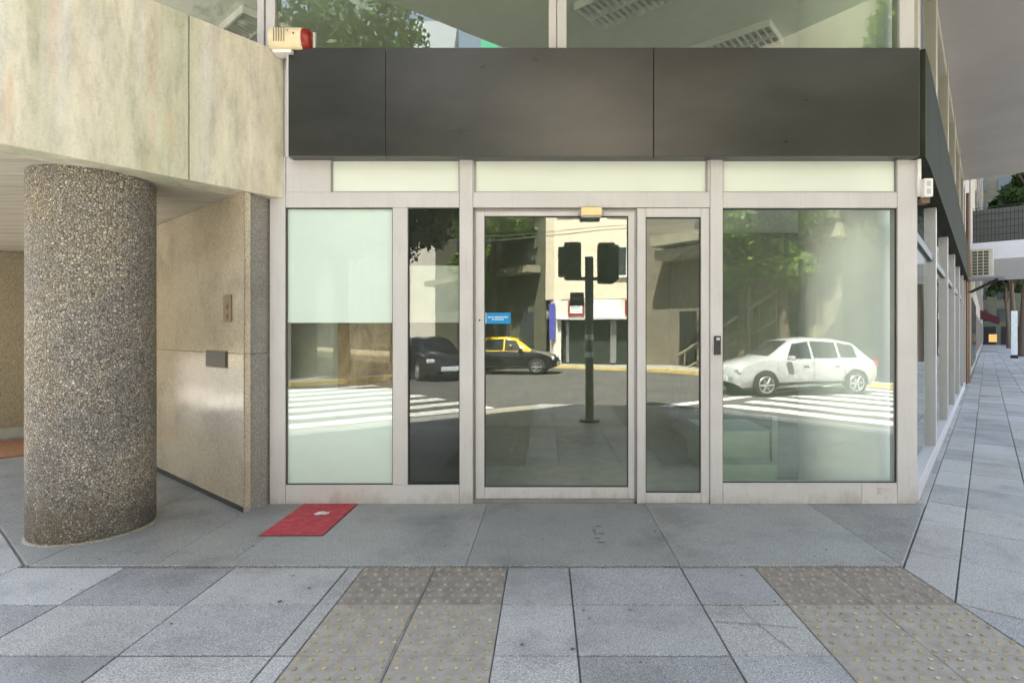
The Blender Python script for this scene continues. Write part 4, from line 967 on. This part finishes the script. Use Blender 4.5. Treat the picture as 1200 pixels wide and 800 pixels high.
# ------------------------------------------------------------ CARS
def car(name, loc, rz, body_m, roof_m, label, cat, scale=1.0, hatch=True):
    e = empty(name, (0, 0, 0), label, cat)
    # stations: x, half width, belt z, top z, top half width
    stn = [(-2.02, .62, .62, .70, .5), (-1.95, .76, .80, .88, .62), (-1.75, .82, .92, 1.02, .66), (-1.35, .84, .95, 1.38, .60), (-.8, .85, .94, 1.47, .60), (0, .86, .93, 1.50, .60), (.45, .86, .92, 1.42, .60), (1.05, .86, .92, 1.00, .66), (1.5, .84, .86, .92, .64), (1.9, .78, .72, .78, .6), (2.08, .62, .52, .56, .5)]
    m = MB(); rings = []
    for x, w_, zb_, zt_, wt in stn:
        lo = .24 if abs(x) < 1.95 else .34
        rings.append([(x, -w_ * .9, lo), (x, -w_, lo + .14), (x, -w_, (lo + zb_) / 2 + .06), (x, -w_ * .97, zb_), (x, -wt, zt_ - .05), (x, -wt * .8, zt_), (x, 0, zt_ + .015), (x, wt * .8, zt_), (x, wt, zt_ - .05), (x, w_ * .97, zb_), (x, w_, (lo + zb_) / 2 + .06), (x, w_, lo + .14), (x, w_ * .9, lo)])
    n_ = 13; vs = [q for r in rings for q in r]; fs = []
    for i in range(len(rings) - 1):
        for j in range(n_ - 1):
            if roof_m and 3 <= i <= 5 and 3 <= j <= 8: m.mi  # marker only
            fs.append((i * n_ + j, (i + 1) * n_ + j, (i + 1) * n_ + j + 1, i * n_ + j + 1))
    fs += [tuple(range(n_)), tuple(range(len(rings) * n_ - 1, (len(rings) - 1) * n_ - 1, -1))]
    m.add(vs, fs)
    if roof_m:
        mi = []
        for i in range(len(rings) - 1):
            for j in range(n_ - 1): mi.append(1 if 2 <= i <= 6 and 3 <= j <= 8 else 0)
        m.mi = mi + [0, 0]
    bd = m.build('body', [body_m, roof_m] if roof_m else body_m, e, smooth=True, origin=(0, 0, 0))
    # side windows, on the belt-to-roof faces
    def lerp(a, b, t): return tuple(a[k] + (b[k] - a[k]) * t for k in range(3))
    for s_ in (-1, 1):
        for (i0, t0, i1, t1) in ((3, .1, 4, .85), (4, .95, 5, .95), (5, 1.05 - 1 + .0, 6, .9)):
            m = MB()
            def pt(i, j, o=.012):
                q = rings[i][j]; return (q[0], s_ * (abs(q[1]) + o), q[2])
            A = lerp(pt(i0, 3), pt(min(i0 + 1, i1), 3), .06); B_ = pt(i1, 3); C_ = pt(i1, 4); D_ = lerp(pt(i0, 4), pt(i1, 4), .06)
            if i1 == 6: B_ = lerp(pt(6, 3), pt(7, 3), .55); 
            A = lerp(A, D_, .08); B_ = lerp(B_, C_, .08); D_ = lerp(D_, A, .1); C_ = lerp(C_, B_, .1); B_ = lerp(B_, A, .05); C_ = lerp(C_, D_, .05)
            m.add([A, B_, C_, D_], [(0, 1, 2, 3)]); m.build('window', 'car_glass', e, origin=(0, 0, 0))
    for (i0, i1, nm) in ((6, 7, 'windscreen'), (2, 3, 'rear_window')):
        q = [rings[i0][5], rings[i0][7], rings[i1][7], rings[i1][5]]; m = MB(); q = [(a[0] + (.012 if i0 == 6 else -.012), a[1], a[2] + .014) for a in q]
        c_ = tuple(sum(a[k] for a in q) / 4 for k in range(3)); q = [lerp(a, c_, .06) for a in q]; m.add([*q, (c_[0], 0, c_[2] + .012)], [(0, 1, 4), (1, 2, 4), (2, 3, 4), (3, 0, 4)]); m.build(nm, 'car_glass', e, origin=(0, 0, 0))
    for x in (-1.25, 1.32):
        for s_ in (-1, 1):
            y_ = s_ * .80; m = MB(); m.tube([(x, y_ - .09, .31), (x, y_ - .07, .31), (x, y_ + .07, .31), (x, y_ + .09, .31)], [.27, .31, .31, .27], 28); ty = m.build('wheel', 'tyre', e, smooth=True, origin=(0, 0, 0))
            m = MB(); yo = y_ + s_ * .091; m.tube([(x, yo, .31), (x, yo + s_ * .006, .31)], .07, 14)
            for k in range(6):
                a_ = k * math.pi / 3; m.tube([(x, yo, .31), (x + math.cos(a_) * .19, yo, .31 + math.sin(a_) * .19)], [.035, .025], 6)
            m.tube([(x + math.cos(k * math.pi / 10) * .2, yo, .31 + math.sin(k * math.pi / 10) * .2) for k in range(21)], .018, 6); m.build('rim', 'rim', ty, origin=(0, 0, 0))
            m = MB()
            for k in range(14):
                a0, a1 = math.pi * (k / 14.) * 1.1 - .16, math.pi * ((k + 1) / 14.) * 1.1 - .16; yy = s_ * .868
                m.add([(x + math.cos(a0) * .31, yy, .31 + math.sin(a0) * .31), (x + math.cos(a1) * .31, yy, .31 + math.sin(a1) * .31), (x + math.cos(a1) * .365, yy, .31 + math.sin(a1) * .365), (x + math.cos(a0) * .365, yy, .31 + math.sin(a0) * .365)], [(0, 1, 2, 3)])
            m.build('wheel_arch', 'tyre', e, origin=(0, 0, 0))
    for s_ in (-1, 1):
        m = MB(); m.box(1.80, 2.0, s_ * .62 - .14, s_ * .62 + .14, .60, .74, .04); m.build('headlight', 'lamp_clear', e, origin=(0, 0, 0))
        m = MB(); m.box(-2.0, -1.86, s_ * .66 - .1, s_ * .66 + .1, .70, .9, .03); m.build('tail_light', 'lamp_red', e, origin=(0, 0, 0))
        m = MB(); m.box(.62, .78, s_ * .98 - .09, s_ * .98 + .07, .92, 1.04, .03); m.build('mirror', body_m, e, origin=(0, 0, 0))
    for s_ in (-1, 1):
        for xx, zt_ in ((.98, .86), (-.02, .90), (-.9, .9)):
            m = MB(); m.tube([(xx, s_ * .872, .34), (xx - .02, s_ * .872, .62), (xx, s_ * .852, zt_)], .0035, 4); m.build('door_seam', 'tyre', e, origin=(0, 0, 0))
        for xx in (.12, -.78):
            m = MB(); m.box(xx, xx + .15, s_ * .875 - .012, s_ * .875 + .012, .78, .81, .006); m.build('door_handle', body_m, e, origin=(0, 0, 0))
        m = MB(); m.box(-.9, .98, s_ * .868 - .008, s_ * .868 + .008, .30, .36); m.build('sill', 'tyre', e, origin=(0, 0, 0))
    m = MB(); m.box(2.06, 2.10, -.3, .3, .36, .5, .01); m.build('number_plate', 'paper', e, origin=(0, 0, 0))
    e.location = loc; e.rotation_euler = (0, 0, rz); return e
ROADZ = -.13
car('hatchback', (6.75, -5.6, ROADZ), math.atan2(.16, -.98), 'car_white', None, 'white hatchback reflected in the right window', 'car')
car('taxi', (-1.55, -12.9, ROADZ), math.atan2(.15, .99), 'car_black', 'taxi_yellow', 'black taxi with yellow roof reflected in the sliding door', 'taxi')
car('parked_car', (-4.3, -10.9, ROADZ), math.atan2(.778, .628) + .15, 'car_black', None, 'black car reflected in the dark narrow pane', 'car')

# ------------------------------------------------------------ DEBRIS
lv = MB()
spots = [(-3.1 + 5.2 * random.random(), 3.40 + random.uniform(-.02, .01)) for _ in range(26)] + [(random.uniform(-3, 3), random.uniform(2.3, 4.5)) for _ in range(34)] + [(random.uniform(-2.3, 3), 4.62) for _ in range(14)] + [UV(random.uniform(-.38, -.2), random.uniform(4.8, 12))[:2] for _ in range(20)]
for x, y in spots:
    s_ = random.uniform(.003, .011); z = .0135 if y > 3.41 else .003; a_ = random.uniform(0, 6.28); c_, d_ = math.cos(a_) * s_, math.sin(a_) * s_
    lv.add([(x - c_, y - d_, z), (x + d_ * .4, y - c_ * .4, z + .003), (x + c_, y + d_, z + .001), (x - d_ * .4, y + c_ * .4, z + .004)], [(0, 1, 2, 3)])
plain('dry_leaf', (.22, .17, .09), .8, var=.5, scale=3)
tag(lv.build('dry_litter', 'dry_leaf'), 'scattered dry leaf scraps along the pavement joints', 'leaf litter', kind='stuff')

gm = MB()
plain('gum_spot', (.10, .095, .09), .8, var=.3, scale=8)
for i in range(70):
    x, y = random.uniform(-3.2, 4.5), random.uniform(2.25, 4.5); v_, u_ = inv(x, y)
    if x > 2.15 and v_ > -.5: z = .0045
    elif y > 3.42: z = .0145
    else: z = .0045
    if y < 3.42 and (-1.15 < x < -.22 or 1.28 < x < 2.22): z = .0045
    if abs(y - 3.41) < .03 or (x > 2.2 and y > 3.3) or (x < -1.5 and y > 3.8): continue
    r_ = random.uniform(.004, .013); n_ = 9
    gm.add([(x + math.cos(k * 6.283 / n_) * r_ * random.uniform(.7, 1.2), y + math.sin(k * 6.283 / n_) * r_ * random.uniform(.7, 1.2), z) for k in range(n_)], [tuple(range(n_))])
for (x, y, l_) in ((.38, 3.78, .035), (.36, 3.86, .03), (.40, 3.95, .03), (.35, 4.02, .02), (.39, 4.1, .025)):
    gm.add([(x - l_, y - .006, .0146), (x + l_ * .6, y - .012, .0146), (x + l_, y + .004, .0146), (x - l_ * .3, y + .01, .0146)], [(0, 1, 2, 3)])
tag(gm.build('gum_spots', 'gum_spot'), 'dark flattened gum spots and scuffs on the paving', 'gum spots', kind='stuff')
